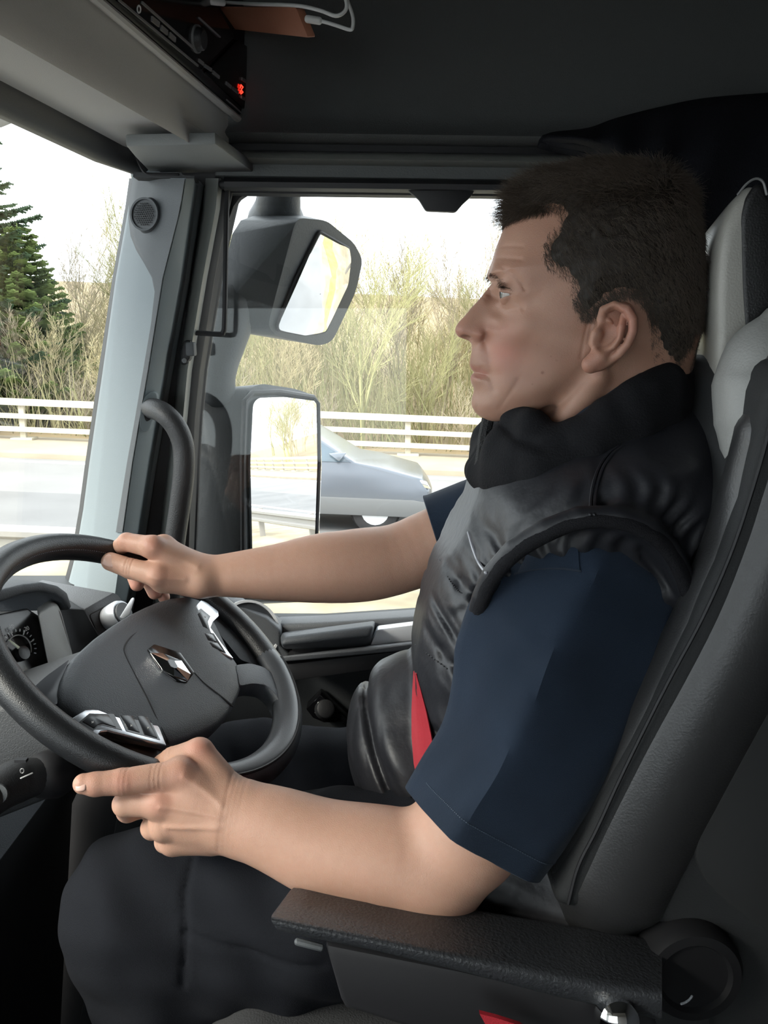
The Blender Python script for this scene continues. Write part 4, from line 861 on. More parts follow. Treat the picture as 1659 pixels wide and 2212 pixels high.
def subdiv(V, Q, sel):
    """split the selected quads into four"""
    q = Q[sel]; e = np.concatenate([q[:, [i, (i + 1) % 4]] for i in range(4)]); es = np.sort(e, 1)
    u, inv = np.unique(es, axis=0, return_inverse=True); inv = inv.reshape(-1); n = len(V); m = len(q)
    mid = (V[u[:, 0]] + V[u[:, 1]]) / 2; cen = V[q].mean(1); Vn = np.concatenate([V, mid, cen])
    ei = [n + inv[i * m:(i + 1) * m] for i in range(4)]; c = n + len(u) + np.arange(m)
    nq = np.concatenate([np.stack([q[:, i], ei[i], c, ei[i - 1]], 1) for i in range(4)])
    return Vn, np.concatenate([Q[~sel], nq]), np.arange(n, len(Vn))
def np_mesh(name, V, Q):
    me = bpy.data.meshes.new(name); me.vertices.add(len(V)); me.vertices.foreach_set('co', V.astype(f4).ravel())
    me.loops.add(Q.size); me.loops.foreach_set('vertex_index', Q.astype(np.int32).ravel()); me.polygons.add(len(Q))
    me.polygons.foreach_set('loop_start', (np.arange(len(Q)) * Q.shape[1]).astype(np.int32)); me.update(calc_edges=True); me.validate(); return me
def sdf_obj(name, f, lo, hi, h, m, parent=None, pj=True, ft=1.25, **kw):
    V, Q = nets(f, lo, hi, h, 8, ft)
    if pj: V = project(f, V, 2, h)
    return link(name, np_mesh(name, V, Q), m, parent, smooth=180, **kw)
def march(f, px, py, t0=.45, t1=1.6):
    d = unit(ray(px, py)); t = t0
    for _ in range(90):
        v = float(f((CAM + d * t)[None])[0]); 
        if v < .0003: break
        t += max(.0004, min(v, .05) * .8)
        if t > t1: break
    return CAM + d * t
def tps(P, v, lam=1e-9):
    P = np.asarray(P); n = len(P); r = np.linalg.norm(P[:, None] - P[None], axis=2); K = np.where(r > 0, r ** 2 * np.log(np.maximum(r, 1e-9)), 0) + lam * np.eye(n)
    T = np.c_[np.ones(n), P]; M_ = np.zeros((n + 3, n + 3)); M_[:n, :n] = K; M_[:n, n:] = T; M_[n:, :n] = T.T
    s = np.linalg.solve(M_, np.r_[v, 0, 0, 0])
    def ev(q):
        r = np.linalg.norm(q[:, None] - P[None], axis=2); return np.where(r > 0, r ** 2 * np.log(np.maximum(r, 1e-9)), 0) @ s[:n] + s[n] + q @ s[n + 1:]
    return ev
def polysd(poly, q):
    """distance inside a closed outline (positive inside)"""
    poly = np.asarray(poly); n = len(poly); d = np.full(len(q), 9.0); ins = np.zeros(len(q), bool)
    for i in range(n):
        a, b = poly[i], poly[(i + 1) % n]; ba = b - a; pa = q - a; t = np.clip(pa @ ba / max(ba @ ba, 1e-12), 0, 1); d = np.minimum(d, np.linalg.norm(pa - t[:, None] * ba, axis=1))
        c = ((a[1] > q[:, 1]) != (b[1] > q[:, 1])); 
        if abs(b[1] - a[1]) > 1e-12: ins ^= c & (q[:, 0] < (b[0] - a[0]) * (q[:, 1] - a[1]) / (b[1] - a[1]) + a[0])
    return np.where(ins, d, -d)
class Grid2:
    """a function of (x, z) sampled on a fine grid"""
    def __init__(s, fn, lo, hi, h):
        s.lo = np.asarray(lo); s.h = h; s.n = np.ceil((np.asarray(hi) - s.lo) / h).astype(int) + 1
        g = np.stack(np.meshgrid(np.arange(s.n[0]), np.arange(s.n[1]), indexing='ij'), -1).reshape(-1, 2) * h + s.lo
        s.v = np.concatenate([fn(c) for c in np.array_split(g, max(1, len(g) // 20000))]).reshape(s.n)
    def __call__(s, x, z):
        a = np.clip((x - s.lo[0]) / s.h, 0, s.n[0] - 1.001); b = np.clip((z - s.lo[1]) / s.h, 0, s.n[1] - 1.001); i = a.astype(int); j = b.astype(int); a = a - i; b = b - j
        return s.v[i, j] * (1 - a) * (1 - b) + s.v[i + 1, j] * a * (1 - b) + s.v[i, j + 1] * (1 - a) * b + s.v[i + 1, j + 1] * a * b
def relief(prof, wpts, rpts, YM, h=.001, smooth_n=4, wmin=.004):
    """a body symmetric about the plane Y=YM: side outline (pixels on that plane), half-width and edge rounding given at pixels"""
    ol = [at(x, y, YM)[[0, 2]] for x, y in prof]; ol = [p[:2] for p in crom([np.append(p, 0) for p in ol], None, smooth_n, True)[0]]
    lo = np.min(ol, 0) - .03; hi = np.max(ol, 0) + .03
    D = Grid2(lambda q: polysd(ol, q), lo, hi, h)
    W = Grid2(tps([at(x, y, YM - w)[[0, 2]] for x, y, w in wpts], np.array([w for _, _, w in wpts])), lo, hi, h)
    R = Grid2(tps([at(x, y, YM - .02)[[0, 2]] for x, y, r in rpts], np.array([r for _, _, r in rpts]), 1e-5), lo, hi, h)
    rmn, rmx = min(r for *_, r in rpts), max(r for *_, r in rpts)
    W.v = np.clip(W.v, wmin, None); R.v = np.clip(R.v, rmn, rmx); R.v = np.minimum(R.v, W.v * .98)
    def f(p, extra=None):
        d, w_, r = D(p[:, 0], p[:, 2]), W(p[:, 0], p[:, 2]), R(p[:, 0], p[:, 2])
        if extra is not None: w_ = w_ + extra
        a = np.abs(p[:, 1] - YM) - w_ + r; b = -d + r
        return np.minimum(np.maximum(a, b), 0) + np.hypot(np.maximum(a, 0), np.maximum(b, 0)) - r
    f.W, f.D, f.R = W, D, R
    return f
YH = .87
# ---- head outline and relief
HP = [(1062, 612), (1050, 628), (1035, 647), (1020, 663), (1005, 681), (992, 695), (984.5, 707), (984, 717), (990, 727), (1002, 732), (1014, 737), (1019.5, 746), (1018.5, 762), (1015, 780), (1015.5, 790), (1020, 799), (1023.5, 804.5), (1019, 810), (1016.5, 817), (1018.5, 827), (1023, 838), (1023, 848), (1019.5, 861), (1019.5, 876), (1027, 891), (1042, 902), (1066, 908), (1096, 900), (1130, 890), (1165, 872), (1205, 848), (1245, 822), (1290, 815), (1350, 825), (1420, 822), (1455, 790), (1482, 740), (1500, 680), (1507, 600), (1504, 530), (1488, 465), (1458, 412), (1415, 375), (1355, 358), (1290, 356), (1220, 370), (1160, 398), (1122, 432), (1103, 462), (1088, 495), (1074, 531), (1064, 565), (1057, 588), (1056.5, 598), (1061, 607)]
HW = [  # px, py, half width (m)
 (1300, 560, .078), (1380, 560, .080), (1400, 480, .074), (1300, 450, .070), (1240, 420, .062), (1470, 560, .070), (1460, 680, .066), (1350, 370, .060), (1250, 380, .055), (1480, 470, .066),
 (1110, 480, .058), (1110, 530, .060), (1085, 560, .056), (1160, 530, .066), (1200, 600, .070), (1165, 600, .066),
 (1072, 585, .050), (1100, 598, .056), (1130, 615, .060), (1150, 640, .0605), (1150, 660, .0595), (1185, 650, .067),
 (1068, 606, .026), (1080, 613, .038), (1098, 622, .0445),
 (1062, 620, .0095), (1070, 628, .0135), (1078, 640, .0175), (1085, 650, .0255), (1074, 652, .0185), (1102, 640, .0445), (1092, 634, .0385), (1112, 642, .0505), (1125, 640, .0555),
 (1092, 660, .0350), (1105, 658, .0435), (1125, 662, .0530), (1080, 672, .0255),
 (1048, 640, .0085), (1030, 664, .0095), (1012, 690, .0105), (998, 708, .0105), (992, 720, .0095), (1050, 660, .0125), (1040, 685, .0140), (1022, 700, .0130), (1026, 716, .0165),
 (1040, 712, .0180), (1042, 724, .0195), (1034, 730, .0180), (1051, 722, .0175), (1048, 738, .0170), (1062, 718, .0270), (1060, 700, .0220), (1066, 690, .0250), (1060, 740, .0270), (1064, 760, .0310),
 (1080, 715, .0385), (1090, 750, .0430), (1110, 700, .0510), (1135, 695, .0595), (1140, 740, .0565), (1120, 780, .0490), (1190, 700, .0675), (1240, 690, .0730), (1275, 700, .0735), (1180, 760, .0625), (1240, 750, .0690), (1280, 760, .0700),
 (1022, 755, .0135), (1035, 760, .0195), (1048, 775, .0235), (1024, 785, .0140), (1035, 792, .0190), (1046, 802, .0220), (1030, 803, .0135), (1040, 806, .0180), (1050, 809, .0225), (1058, 800, .0285), (1062, 812, .0290), (1075, 795, .0370),
 (1026, 816, .0160), (1038, 818, .0205), (1028, 842, .0140), (1045, 838, .0235), (1030, 868, .0165), (1045, 875, .0235), (1065, 850, .0315), (1085, 835, .0405), (1080, 880, .0335), (1110, 850, .0455), (1125, 820, .0495), (1118, 870, .0440),
 (1160, 815, .0560), (1200, 800, .0625), (1150, 845, .0530), (1190, 825, .0590), (1240, 790, .0660), (1140, 880, .0440), (1200, 845, .0540), (1250, 810, .0620), (1320, 790, .0640), (1400, 790, .0600), (1450, 760, .0580), (1390, 720, .0700), (1330, 700, .0760)]
HR = [(990, 715, .0095), (1020, 670, .0085), (1045, 640, .009), (1045, 715, .011), (1060, 600, .030), (1065, 570, .045), (1080, 520, .055), (1130, 440, .055), (1025, 760, .013), (1022, 790, .0125), (1022, 815, .013), (1028, 840, .013), (1028, 875, .018), (1060, 895, .016), (1130, 875, .014), (1220, 830, .016), (1090, 800, .03), (1250, 380, .055), (1350, 370, .06), (1480, 500, .062), (1490, 650, .055), (1430, 800, .035), (1300, 800, .02), (1250, 600, .06)]
head_base = relief(HP, HW, HR, YH, .0008)
EYE = at(1106, 634.5, YH - .0325); EYE = np.array([EYE[0], YH - .0325, EYE[2]])
ER = .0122
def sy(p): q = p.copy(); q[:, 1] = YH - np.abs(q[:, 1] - YH); return q      # fold onto the near half
NW = lambda x, y, w: at(x, y, YH - w)
def polyd(p, pts):
    d = None
    for i in range(len(pts) - 1):
        a, b = pts[i], pts[i + 1]; ba = b - a; pa = p - a; t = np.clip(pa @ ba / (ba @ ba), 0, 1); e = np.sqrt(((pa - t[:, None] * ba) ** 2).sum(1)); d = e if d is None else np.minimum(d, e)
    return d
XZ = [0, 2]
def crease2(px, w): return [at(x, y, YH - w)[XZ] for x, y in px]
CREASES = [(crease2([(1052, 733), (1057, 760), (1060, 785), (1062, 812), (1066, 840)], .029), .0036, .0022), (crease2([(1118, 822), (1105, 845), (1093, 864), (1084, 882)], .045), .0026, .0007),
           (crease2([(1078, 546), (1100, 553), (1125, 560)], .057), .0022, .0011), (crease2([(1092, 577), (1112, 590), (1128, 612), (1134, 625)], .057), .0024, .0014), (crease2([(1080, 520), (1105, 524), (1130, 530)], .057), .0022, .0009),
           (crease2([(1106, 643), (1118, 656), (1128, 668)], .05), .002, .0011), (crease2([(1084, 662), (1098, 668), (1112, 668)], .04), .0024, .0012), (crease2([(1268, 700), (1260, 740), (1256, 770)], .07), .002, .0007), (crease2([(1276, 700), (1268, 740)], .07), .0016, .0006),
           (crease2([(1024, 804.5), (1036, 806), (1049, 809)], .018), .0012, .0014)]
def f_head(p):
    q = sy(p); x2 = q[:, XZ]; ex = 0
    for c, w_, a in CREASES: ex = ex - a * np.exp(-(polyd(x2, c) / w_) ** 2)
    d = head_base(p, ex)
    # eye: lids around a ball set in the socket
    e = s_ell(q, EYE, (ER + .0013,) * 3); up = unit((-.12, -.35, 1)); lowl = unit((.10, -.15, -1))
    op_c = EYE + A(-.006, -.010, -.0012)
    opening = np.maximum(-(q - (op_c + up * .0013)) @ -up, -(q - (op_c + lowl * .0018)) @ -lowl)
    opening = np.maximum(opening, (q - EYE) @ unit((.55, 1.0, .05)) + .0035)
    d = smin(d, e, .0065)
    d = smax(d, -np.maximum(opening, s_ell(q, EYE, (ER + .010,) * 3)), .0012)
    # nostril and under-nose
    d = smax(d, -s_ell(q, NW(1010, 730, .0075), (.0062, .0040, .0030)), .003)
    return d
EARP = lambda x, y, w: NW(x, y, w)
_ea = unit(EARP(1352, 660, .08) - EARP(1278, 800, .08)); _ey = A(0, 1, 0); _eb = np.cross(_ea, _ey)
_ey = unit(A(-.25, 1, 0)); _eb = unit(np.cross(_ea, _ey)); _ey = np.cross(_eb, _ea)
helix = [EARP(*q) for q in [(1304, 706, .081), (1298, 690, .083), (1304, 670, .0865), (1328, 660, .0905), (1354, 668, .095), (1368, 690, .098), (1367, 716, .098), (1356, 743, .096), (1338, 764, .092), (1316, 779, .087), (1296, 790, .084)]]
anti = [EARP(*q) for q in [(1346, 684, .0915), (1343, 705, .0945), (1336, 728, .0945), (1325, 746, .091), (1306, 757, .087), (1294, 756, .085)]]
anti2 = [EARP(*q) for q in [(1317, 692, .088), (1328, 708, .0915), (1337, 725, .094)]]
def f_ear(p):
    q = sy(p)
    d = s_ell(q, EARP(1326, 720, .0815), (.0185, .0040, .030), np.stack([_eb, _ey, _ea]))
    d = smin(d, s_chain(q, helix, [.0035, .004, .0042, .0043, .0043, .0043, .0042, .004, .004, .0042, .005]), .0025)
    d = smin(d, s_chain(q, anti, [.003, .0036, .004, .004, .0042, .0046]), .0025); d = smin(d, s_chain(q, anti2, [.0022, .003, .003]), .002)
    d = smin(d, s_rc(q, EARP(1296, 771, .086), EARP(1276, 787, .083), .0085, .0085), .004)
    d = smin(d, s_rc(q, EARP(1340, 715, .078), EARP(1310, 770, .075), .010, .010), .006)
    d = smax(d, -s_ell(q, EARP(1309, 726, .0935), (.0092, .0120, .0135), np.stack([_eb, _ey, _ea])), .003)
    d = smax(d, -s_ell(q, EARP(1325, 683, .096), (.0062, .0080, .0085)), .003)
    d = smin(d, s_chain(q, [EARP(1292, 708, .0775), EARP(1289, 722, .082), EARP(1283, 740, .080)], [.004, .0058, .0052]), .004)
    return d
NK = [at(1385, 680, YH), at(1345, 830, .875), at(1310, 985, .89), at(1300, 1060, .90)]
def f_neck(p):
    d = s_chain(p, NK, [.060, .0625, .070, .085], .02)
    d = smin(d, s_rc(p, at(1295, 790, YH), at(1252, 960, .88), .050, .056), .02)
    q = sy(p); fold = [at(1262, 826, .80)[XZ], at(1225, 880, .80)[XZ], at(1190, 925, .80)[XZ]]; fold2 = [at(1310, 870, .80)[XZ], at(1262, 905, .80)[XZ], at(1225, 935, .80)[XZ]]
    for c in (fold, fold2): d = d + .0022 * np.exp(-(polyd(q[:, XZ], c) / .0028) ** 2)
    d = smin(d, s_rc(q, at(1290, 815, .808), at(1205, 925, .83), .009, .010), .022)
    return d
# ---- limbs
def J(*t): return [at(*q) for q in t]
# left (near) hand on the rim
lw = at(506, 1762, .722)
LF = {'index': (J((388, 1672, .716), (264, 1689, .700), (206, 1694, .694), (180, 1693, .692)), [.0135, .0120, .0106, .0092]),
      'middle': (J((346, 1733, .708), (270, 1737, .708), (276, 1752, .738), (318, 1745, .752)), [.0140, .0112, .0105, .009]),
      'ring': (J((355, 1781, .712), (330, 1788, .738), (335, 1765, .758), (370, 1752, .760)), [.0135, .0112, .0105, .009]),
      'pinky': (J((374, 1813, .722), (358, 1818, .744), (366, 1790, .760), (392, 1775, .758)), [.0125, .0105, .0095, .0085]),
      'thumb': (J((478, 1700, .730), (430, 1627, .742), (374, 1641, .746), (352, 1652, .752)), [.019, .0145, .0122, .0108])}
def f_lhand(p):
    d = s_rc(p, lw, at(430, 1745, .722), .027, .022)
    d = smin(d, s_rc(p, at(520, 1792, .724), at(505, 1735, .724), .024, .022), .015)
    for n, e in (('index', .016), ('middle', .016), ('ring', .016), ('pinky', .0155)):
        m = LF[n][0][0]; d = smin(d, s_rc(p, lw + (m - lw) * .25, m, .022, LF[n][1][0] + .0005), .014)
    d = smin(d, s_rc(p, at(455, 1800, .728), at(380, 1812, .73), .020, .014), .012)
    fs = None
    for n in ('index', 'middle', 'ring', 'pinky', 'thumb'):
        e = s_chain(p, *LF[n], k=.003); fs = e if fs is None else np.minimum(fs, e)
    d = smin(d, fs, .006)
    d = smin(d, s_rc(p, at(470, 1712, .730), at(395, 1668, .728), .018, .014), .012)      # web between thumb and index
    # tendons and knuckle wrinkles
    for a_, b_ in (((395, 1680), (480, 1735)), ((352, 1735), (480, 1755)), ((362, 1782), (478, 1775))):
        pa_, pb_ = at(*a_, .70), at(*b_, .70); d = d - .0012 * np.exp(-(polyd(p[:, XZ], [pa_[XZ], pb_[XZ]]) / .003) ** 2)
    for px_ in (258, 266, 318, 327, 336): d = d + .00035 * np.exp(-(polyd(p[:, XZ], [at(px_, 1662, .69)[XZ], at(px_ + 4, 1715, .69)[XZ]]) / .0011) ** 2)
    for k_ in range(4): d = d + .0007 * np.exp(-(polyd(p[:, XZ], [at(492 + k_ * 11, 1700, .70)[XZ], at(482 + k_ * 11, 1770, .70)[XZ], at(474 + k_ * 11, 1830, .70)[XZ]]) / .0022) ** 2)
    return d
LA = J((506, 1762, .722), (600, 1792, .716), (700, 1832, .708), (800, 1853, .702), (880, 1868, .698), (935, 1892, .696))
def smooth_chain(P, R, n=3):
    q = crom([np.append(a, r) for a, r in zip(P, R)], None, n)[0]; return [a[:3] for a in q], [a[3] for a in q]
LAS = smooth_chain(LA, [.0325, .0375, .0430, .0465, .0470, .0455])
def f_larm(p):
    d = s_chain(p, *LAS, k=.008) + .0012
    d = smin(d, s_chain(p, J((935, 1890, .696), (1005, 1800, .700), (1160, 1540, .725), (1290, 1270, .76), (1320, 1200, .80)), [.045, .0505, .046, .040, .042], .01), .014)
    d = smin(d, s_rc(p, at(950, 1955, .694), at(958, 1966, .694), .0185, .0165), .02)
    d = d + .0016 * np.exp(-(polyd(p[:, XZ], [at(905, 1720, .66)[XZ], at(878, 1748, .66)[XZ], at(866, 1762, .66)[XZ]]) / .004) ** 2)
    return d
rw = at(440, 1248, 1.04)
RF = {'index': (J((330, 1182, 1.022), (274, 1171, 1.036), (252, 1186, 1.068), (262, 1214, 1.085)), [.0140, .0118, .0105, .0095]),
      'middle': (J((354, 1180, 1.045), (296, 1178, 1.075), (280, 1215, 1.098), (296, 1262, 1.086)), [.0140, .0115, .0108, .0095]),
      'ring': (J((368, 1192, 1.068), (322, 1192, 1.100), (312, 1235, 1.114), (334, 1280, 1.104)), [.0135, .0112, .0105, .0095]),
      'pinky': (J((380, 1208, 1.088), (346, 1208, 1.115), (342, 1250, 1.122), (354, 1290, 1.112)), [.0125, .0100, .0092, .0082]),
      'thumb': (J((408, 1252, 1.028), (342, 1243, 1.010), (282, 1228, 1.022), (239, 1213, 1.030)), [.019, .0150, .0130, .0118])}
def f_rhand(p):
    d = s_rc(p, rw + A(0, -.012, 0), rw + A(0, .014, 0), .0225, .0215)
    for n in ('index', 'middle', 'ring', 'pinky'):
        m = RF[n][0][0]; d = smin(d, s_rc(p, rw + (m - rw) * .2 + A(0, .0, 0), m, .019, RF[n][1][0] + .0005), .014)
    d = smin(d, s_rc(p, at(410, 1255, 1.06), at(365, 1245, 1.07), .020, .015), .014)
    d = smin(d, s_rc(p, at(420, 1252, 1.035), at(352, 1252, 1.022), .0195, .0175), .014)
    d = smin(d, s_rc(p, at(360, 1215, 1.03), at(345, 1235, 1.025), .013, .014), .012)
    fs = None
    for n in RF:
        e = s_chain(p, *RF[n], k=.003); fs = e if fs is None else np.minimum(fs, e)
    d = smin(d, fs, .006)
    for a_, b_ in (((335, 1185), (425, 1225)), ((330, 1240), (400, 1250))): d = d - .0012 * np.exp(-(polyd(p[:, XZ], [at(*a_, 1.01)[XZ], at(*b_, 1.01)[XZ]]) / .004) ** 2)
    for px_ in (268, 274, 281): d = d + .0006 * np.exp(-(polyd(p[:, XZ], [at(px_ + 3, 1208, 1.01)[XZ], at(px_, 1238, 1.01)[XZ]]) / .0013) ** 2)
    return d
RA = J((440, 1248, 1.04), (520, 1243, 1.045), (600, 1239, 1.052), (700, 1228, 1.065), (785, 1220, 1.078), (860, 1207, 1.088), (960, 1170, 1.098), (1100, 1130, 1.08), (1180, 1120, 1.02))
RAS = smooth_chain(RA, [.0225, .0275, .0345, .0445, .0480, .0460, .050, .056, .06])
RAS2 = smooth_chain([q + A(0, .014, 0) for q in RA[:4]], [.021, .026, .033, .042])
def f_rarm(p):
    return smin(s_chain(p, *RAS, k=.008), s_chain(p, *RAS2, k=.008), .012) + .0012
# torso, hips and legs under the clothes
TS = [at(1300, 1060, .90), at(1270, 1300, .90), at(1180, 1600, .90), at(1150, 1800, .90)]
def f_torso(p):
    d = None
    for dy in (-.055, 0, .055):
        e = s_chain(p, [q + A(0, dy, 0) for q in TS], [.075, .095, .095, .09], .02); d = e if d is None else smin(d, e, .03)
    d = smin(d, s_rc(p, at(1310, 1150, .78), at(1300, 1150, 1.02), .06, .06), .03)
    return d
LEGS = {'n': J((1150, 1830, .82), (700, 1920, .80), (305, 1965, .79), (420, 2420, .80), (470, 2620, .80)), 'f': J((1180, 1780, .98), (800, 1730, 1.01), (535, 1690, 1.03), (600, 2080, 1.02), (640, 2300, 1.02))}
def f_legs(p):
    d = None
    for k in 'nf': e = s_chain(p, LEGS[k], [.080, .068, .055, .045, .035], .02); d = e if d is None else smin(d, e, .02)
    return d
def bb(pts, r): pts = np.array(pts); return pts.min(0) - r, pts.max(0) + r
hx = np.array([at(975, 400, YH), at(1520, 930, YH)])
G_head = grouped(lambda p: smin(smin(f_head(p), f_ear(p), .003), f_neck(p), .012), (hx[:, 0].min() - .01, YH - .11, 2.36), (hx[:, 0].max() + .02, YH + .11, 2.70), .02)
G_neck = grouped(f_neck, *bb(NK, .09))
G_la = grouped(lambda p: smin(f_larm(p), f_lhand(p), .01), *bb(LA + [at(150, 1600, .69), at(400, 1850, .77), at(1320, 1200, .80), at(1005, 2000, .7)], .05))
G_ra = grouped(lambda p: smin(f_rarm(p), f_rhand(p), .01), *bb(RA + [at(215, 1150, 1.0), at(350, 1310, 1.13)], .06))
G_to = grouped(f_torso, *bb(TS, .20)); G_le = grouped(f_legs, *bb(LEGS['n'] + LEGS['f'], .09))
def f_body(p):
    d = smin(G_head(p), G_to(p), .02)
    for g in (G_la, G_ra, G_le): d = smin(d, g(p), .012)
    return d
allp = np.array(LEGS['n'] + LEGS['f'] + LA + RA + TS + [at(975, 350, .87), at(1530, 350, .87), at(150, 1690, .69), at(215, 1200, 1.03)])
V, Q = nets(f_body, allp.min(0) - .12, allp.max(0) + .12, .0026)
V = project(f_body, V, 1, .002)
cz_ = np.array([V[Q[:, 0]]])[0]
neck_z = at(1330, 1010, .87)[2]
hd = (cz_[:, 2] > neck_z) & (cz_[:, 0] > at(975, 700, YH)[0] - .01)
lhm = (cz_[:, 1] < .80) & (cz_[:, 0] < at(1150, 1700, .7)[0]) & (cz_[:, 2] > at(300, 1870, .7)[2] - .2) & (G_la(cz_) < .004)
rhm = (cz_[:, 1] > .97) & (cz_[:, 0] < at(980, 1200, 1.1)[0]) & (G_ra(cz_) < .004)
V, Q, nw = subdiv(V, Q, hd | lhm | rhm); V[nw] = project(f_body, V[nw], 2, .0015)
cc_ = V[Q].mean(1)
fc_ = (cc_[:, 2] > neck_z + .02) & (cc_[:, 1] < YH + .03) & ((cc_[:, 0] < at(1180, 700, .8)[0]) | (np.linalg.norm(cc_ - EARP(1320, 725, .085), axis=1) < .05)) & (cc_[:, 2] > at(1060, 960, .86)[2]) & (cc_[:, 0] > at(975, 700, YH)[0] - .01)
V, Q, nw = subdiv(V, Q, fc_); V[nw] = project(f_body, V[nw], 2, .001)
person = empty('person', at(1150, 2000, .9), 'driver in a black padded vest and navy shirt holding the wheel', 'person')
bme = np_mesh('body', V, Q)
# skin colour: redness on cheek, nose, ear, knuckles and elbow; lips; beard shadow
def blob(c, r): return np.exp(-(np.linalg.norm(V - np.asarray(c), axis=1) / r) ** 2)
red = np.zeros(len(V)); Vs = V.copy(); Vs[:, 1] = np.where(V[:, 2] > neck_z, YH - np.abs(V[:, 1] - YH), V[:, 1])
def blobs(c, r): return np.exp(-(np.linalg.norm(Vs - np.asarray(c), axis=1) / r) ** 2)
for c, r, a in [(NW(1085, 755, .042), .024, 1.0), (NW(990, 715, .01), .013, .55), (NW(1042, 722, .019), .011, .6), (NW(1345, 700, .095), .022, .6), (NW(1278, 788, .085), .014, .7), (NW(1070, 575, .05), .015, .35), (NW(1370, 690, .098), .02, .4)]: red += a * blobs(c, r)
for c, r, a in [(at(955, 1968, .68), .022, .45), (at(388, 1668, .70), .014, .35), (at(346, 1733, .70), .013, .45), (at(264, 1690, .69), .012, .45), (at(195, 1700, .69), .014, .3), (at(430, 1612, .73), .014, .55), (at(330, 1175, 1.01), .014, .45), (at(275, 1170, 1.03), .014, .3), (at(296, 1262, 1.08), .013, .7), (at(334, 1280, 1.09), .012, .8), (at(354, 1290, 1.1), .01, .8), (at(345, 1240, 1.0), .016, .25)]: red += a * blob(c, r)
lipd = np.minimum(polyd(Vs[:, XZ], crease2([(1016, 792), (1034, 799), (1048, 808)], .017)), polyd(Vs[:, XZ], crease2([(1018, 815), (1034, 814), (1047, 810)], .017)))
lip_ = np.clip(1.3 - lipd / .0032, 0, 1) * (V[:, 2] > neck_z) * (np.abs(V[:, 1] - YH) < .027)
beard = np.zeros(len(V))
for c, r, a in [(NW(1030, 765, .018), .016, .9), (NW(1035, 865, .02), .03, .6), (NW(1120, 860, .045), .035, .45), (NW(1200, 825, .058), .03, .35)]: beard += a * blobs(c, r)
mole = np.clip(1.4 - np.linalg.norm(V - march(f_head, 1172, 805), axis=1) / .0016, 0, 1)
for c, r in [((1190, 770), .0009), ((1203, 778), .0009), ((1150, 830), .0007), ((1160, 745), .0007)]: mole = np.maximum(mole, .6 * np.clip(1.4 - np.linalg.norm(V - march(f_head, *c), axis=1) / r, 0, 1))
for nm, val in (('redness', red), ('lip', lip_), ('beard', beard), ('mole', mole), ('tan', (V[:, 2] > neck_z - .05) * (.68 + .30 * np.sin(70 * V[:, 0] + 4 * np.sin(55 * V[:, 2])) * np.sin(61 * V[:, 2]) * .6))):  # last mask: head and neck darkened for cab shade, with ruddy mottling
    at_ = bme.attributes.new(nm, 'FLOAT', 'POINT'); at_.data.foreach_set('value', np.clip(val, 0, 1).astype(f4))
def skin_mat():
    m = bpy.data.materials.new('skin'); m.use_nodes = True; nt = m.node_tree; b = nt.nodes['Principled BSDF']; L = nt.links
    tc = nt.nodes.new('ShaderNodeTexCoord')
    def noise(s, d=4): n = nt.nodes.new('ShaderNodeTexNoise'); n.inputs['Scale'].default_value = s; n.inputs['Detail'].default_value = d; L.new(tc.outputs['Object'], n.inputs['Vector']); return n.outputs['Fac']
    def attr(n): a = nt.nodes.new('ShaderNodeAttribute'); a.attribute_name = n; return a.outputs['Fac']
    def mix(fac, a, col):
        x = nt.nodes.new('ShaderNodeMix'); x.data_type = 'RGBA'; L.new(fac, x.inputs['Factor'])
        if isinstance(a, tuple): x.inputs[6].default_value = (*a, 1)
        else: L.new(a, x.inputs[6])
        x.inputs[7].default_value = (*col, 1); return x.outputs[2]
    def scl(v, k):
        q = nt.nodes.new('ShaderNodeMath'); q.operation = 'MULTIPLY'; L.new(v, q.inputs[0]); q.inputs[1].default_value = k; return q.outputs[0]
    c = mix(noise(35), (.47, .295, .21), (.53, .325, .24))
    c = mix(scl(noise(160, 2), .40), c, (.40, .21, .145))
    c = mix(scl(noise(60, 3), .22), c, (.48, .22, .17))
    c = mix(scl(attr('beard'), .40), c, (.30, .225, .19)); c = mix(scl(attr('redness'), .75), c, (.50, .17, .13)); c = mix(scl(attr('lip'), .75), c, (.42, .16, .14)); c = mix(attr('mole'), c, (.10, .04, .03))
    c = mix(scl(attr('tan'), .85), c, (.285, .145, .098))  # shade on the face mixed into the skin colour
    L.new(c, b.inputs['Base Color']); b.inputs['Roughness'].default_value = .50; b.inputs['Specular IOR Level'].default_value = .35
    b.inputs['Subsurface Weight'].default_value = .18; b.inputs['Subsurface Radius'].default_value = (.012, .004, .002); b.inputs['Subsurface Scale'].default_value = .5
    v = nt.nodes.new('ShaderNodeTexVoronoi'); v.inputs['Scale'].default_value = 900; L.new(tc.outputs['Object'], v.inputs['Vector'])
    bp = nt.nodes.new('ShaderNodeBump'); bp.inputs['Strength'].default_value = .22; bp.inputs['Distance'].default_value = .0006; L.new(v.outputs['Distance'], bp.inputs['Height']); L.new(bp.outputs['Normal'], b.inputs['Normal'])
    return m
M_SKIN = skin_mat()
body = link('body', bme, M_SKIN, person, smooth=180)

from mathutils.bvhtree import BVHTree
def bvh_of(*objs):
    vs, fs = [], []
    for o in objs:
        me = o.data; n = len(vs); mw = o.matrix_world
        off = Vector((0, 0, 0)); 
        vs += [v.co + off for v in me.vertices]; fs += [[i + n for i in p.vertices] for p in me.polygons]
    return BVHTree.FromPolygons(vs, fs)
def hit(t, px, py, lift=0, dflt=.8):
    d = Vector(unit(ray(px, py))); r = t.ray_cast(Vector(CAM), d)
    if r[0] is None: return at(px, py, dflt)
    return np.array(r[0]) - np.array(d) * lift
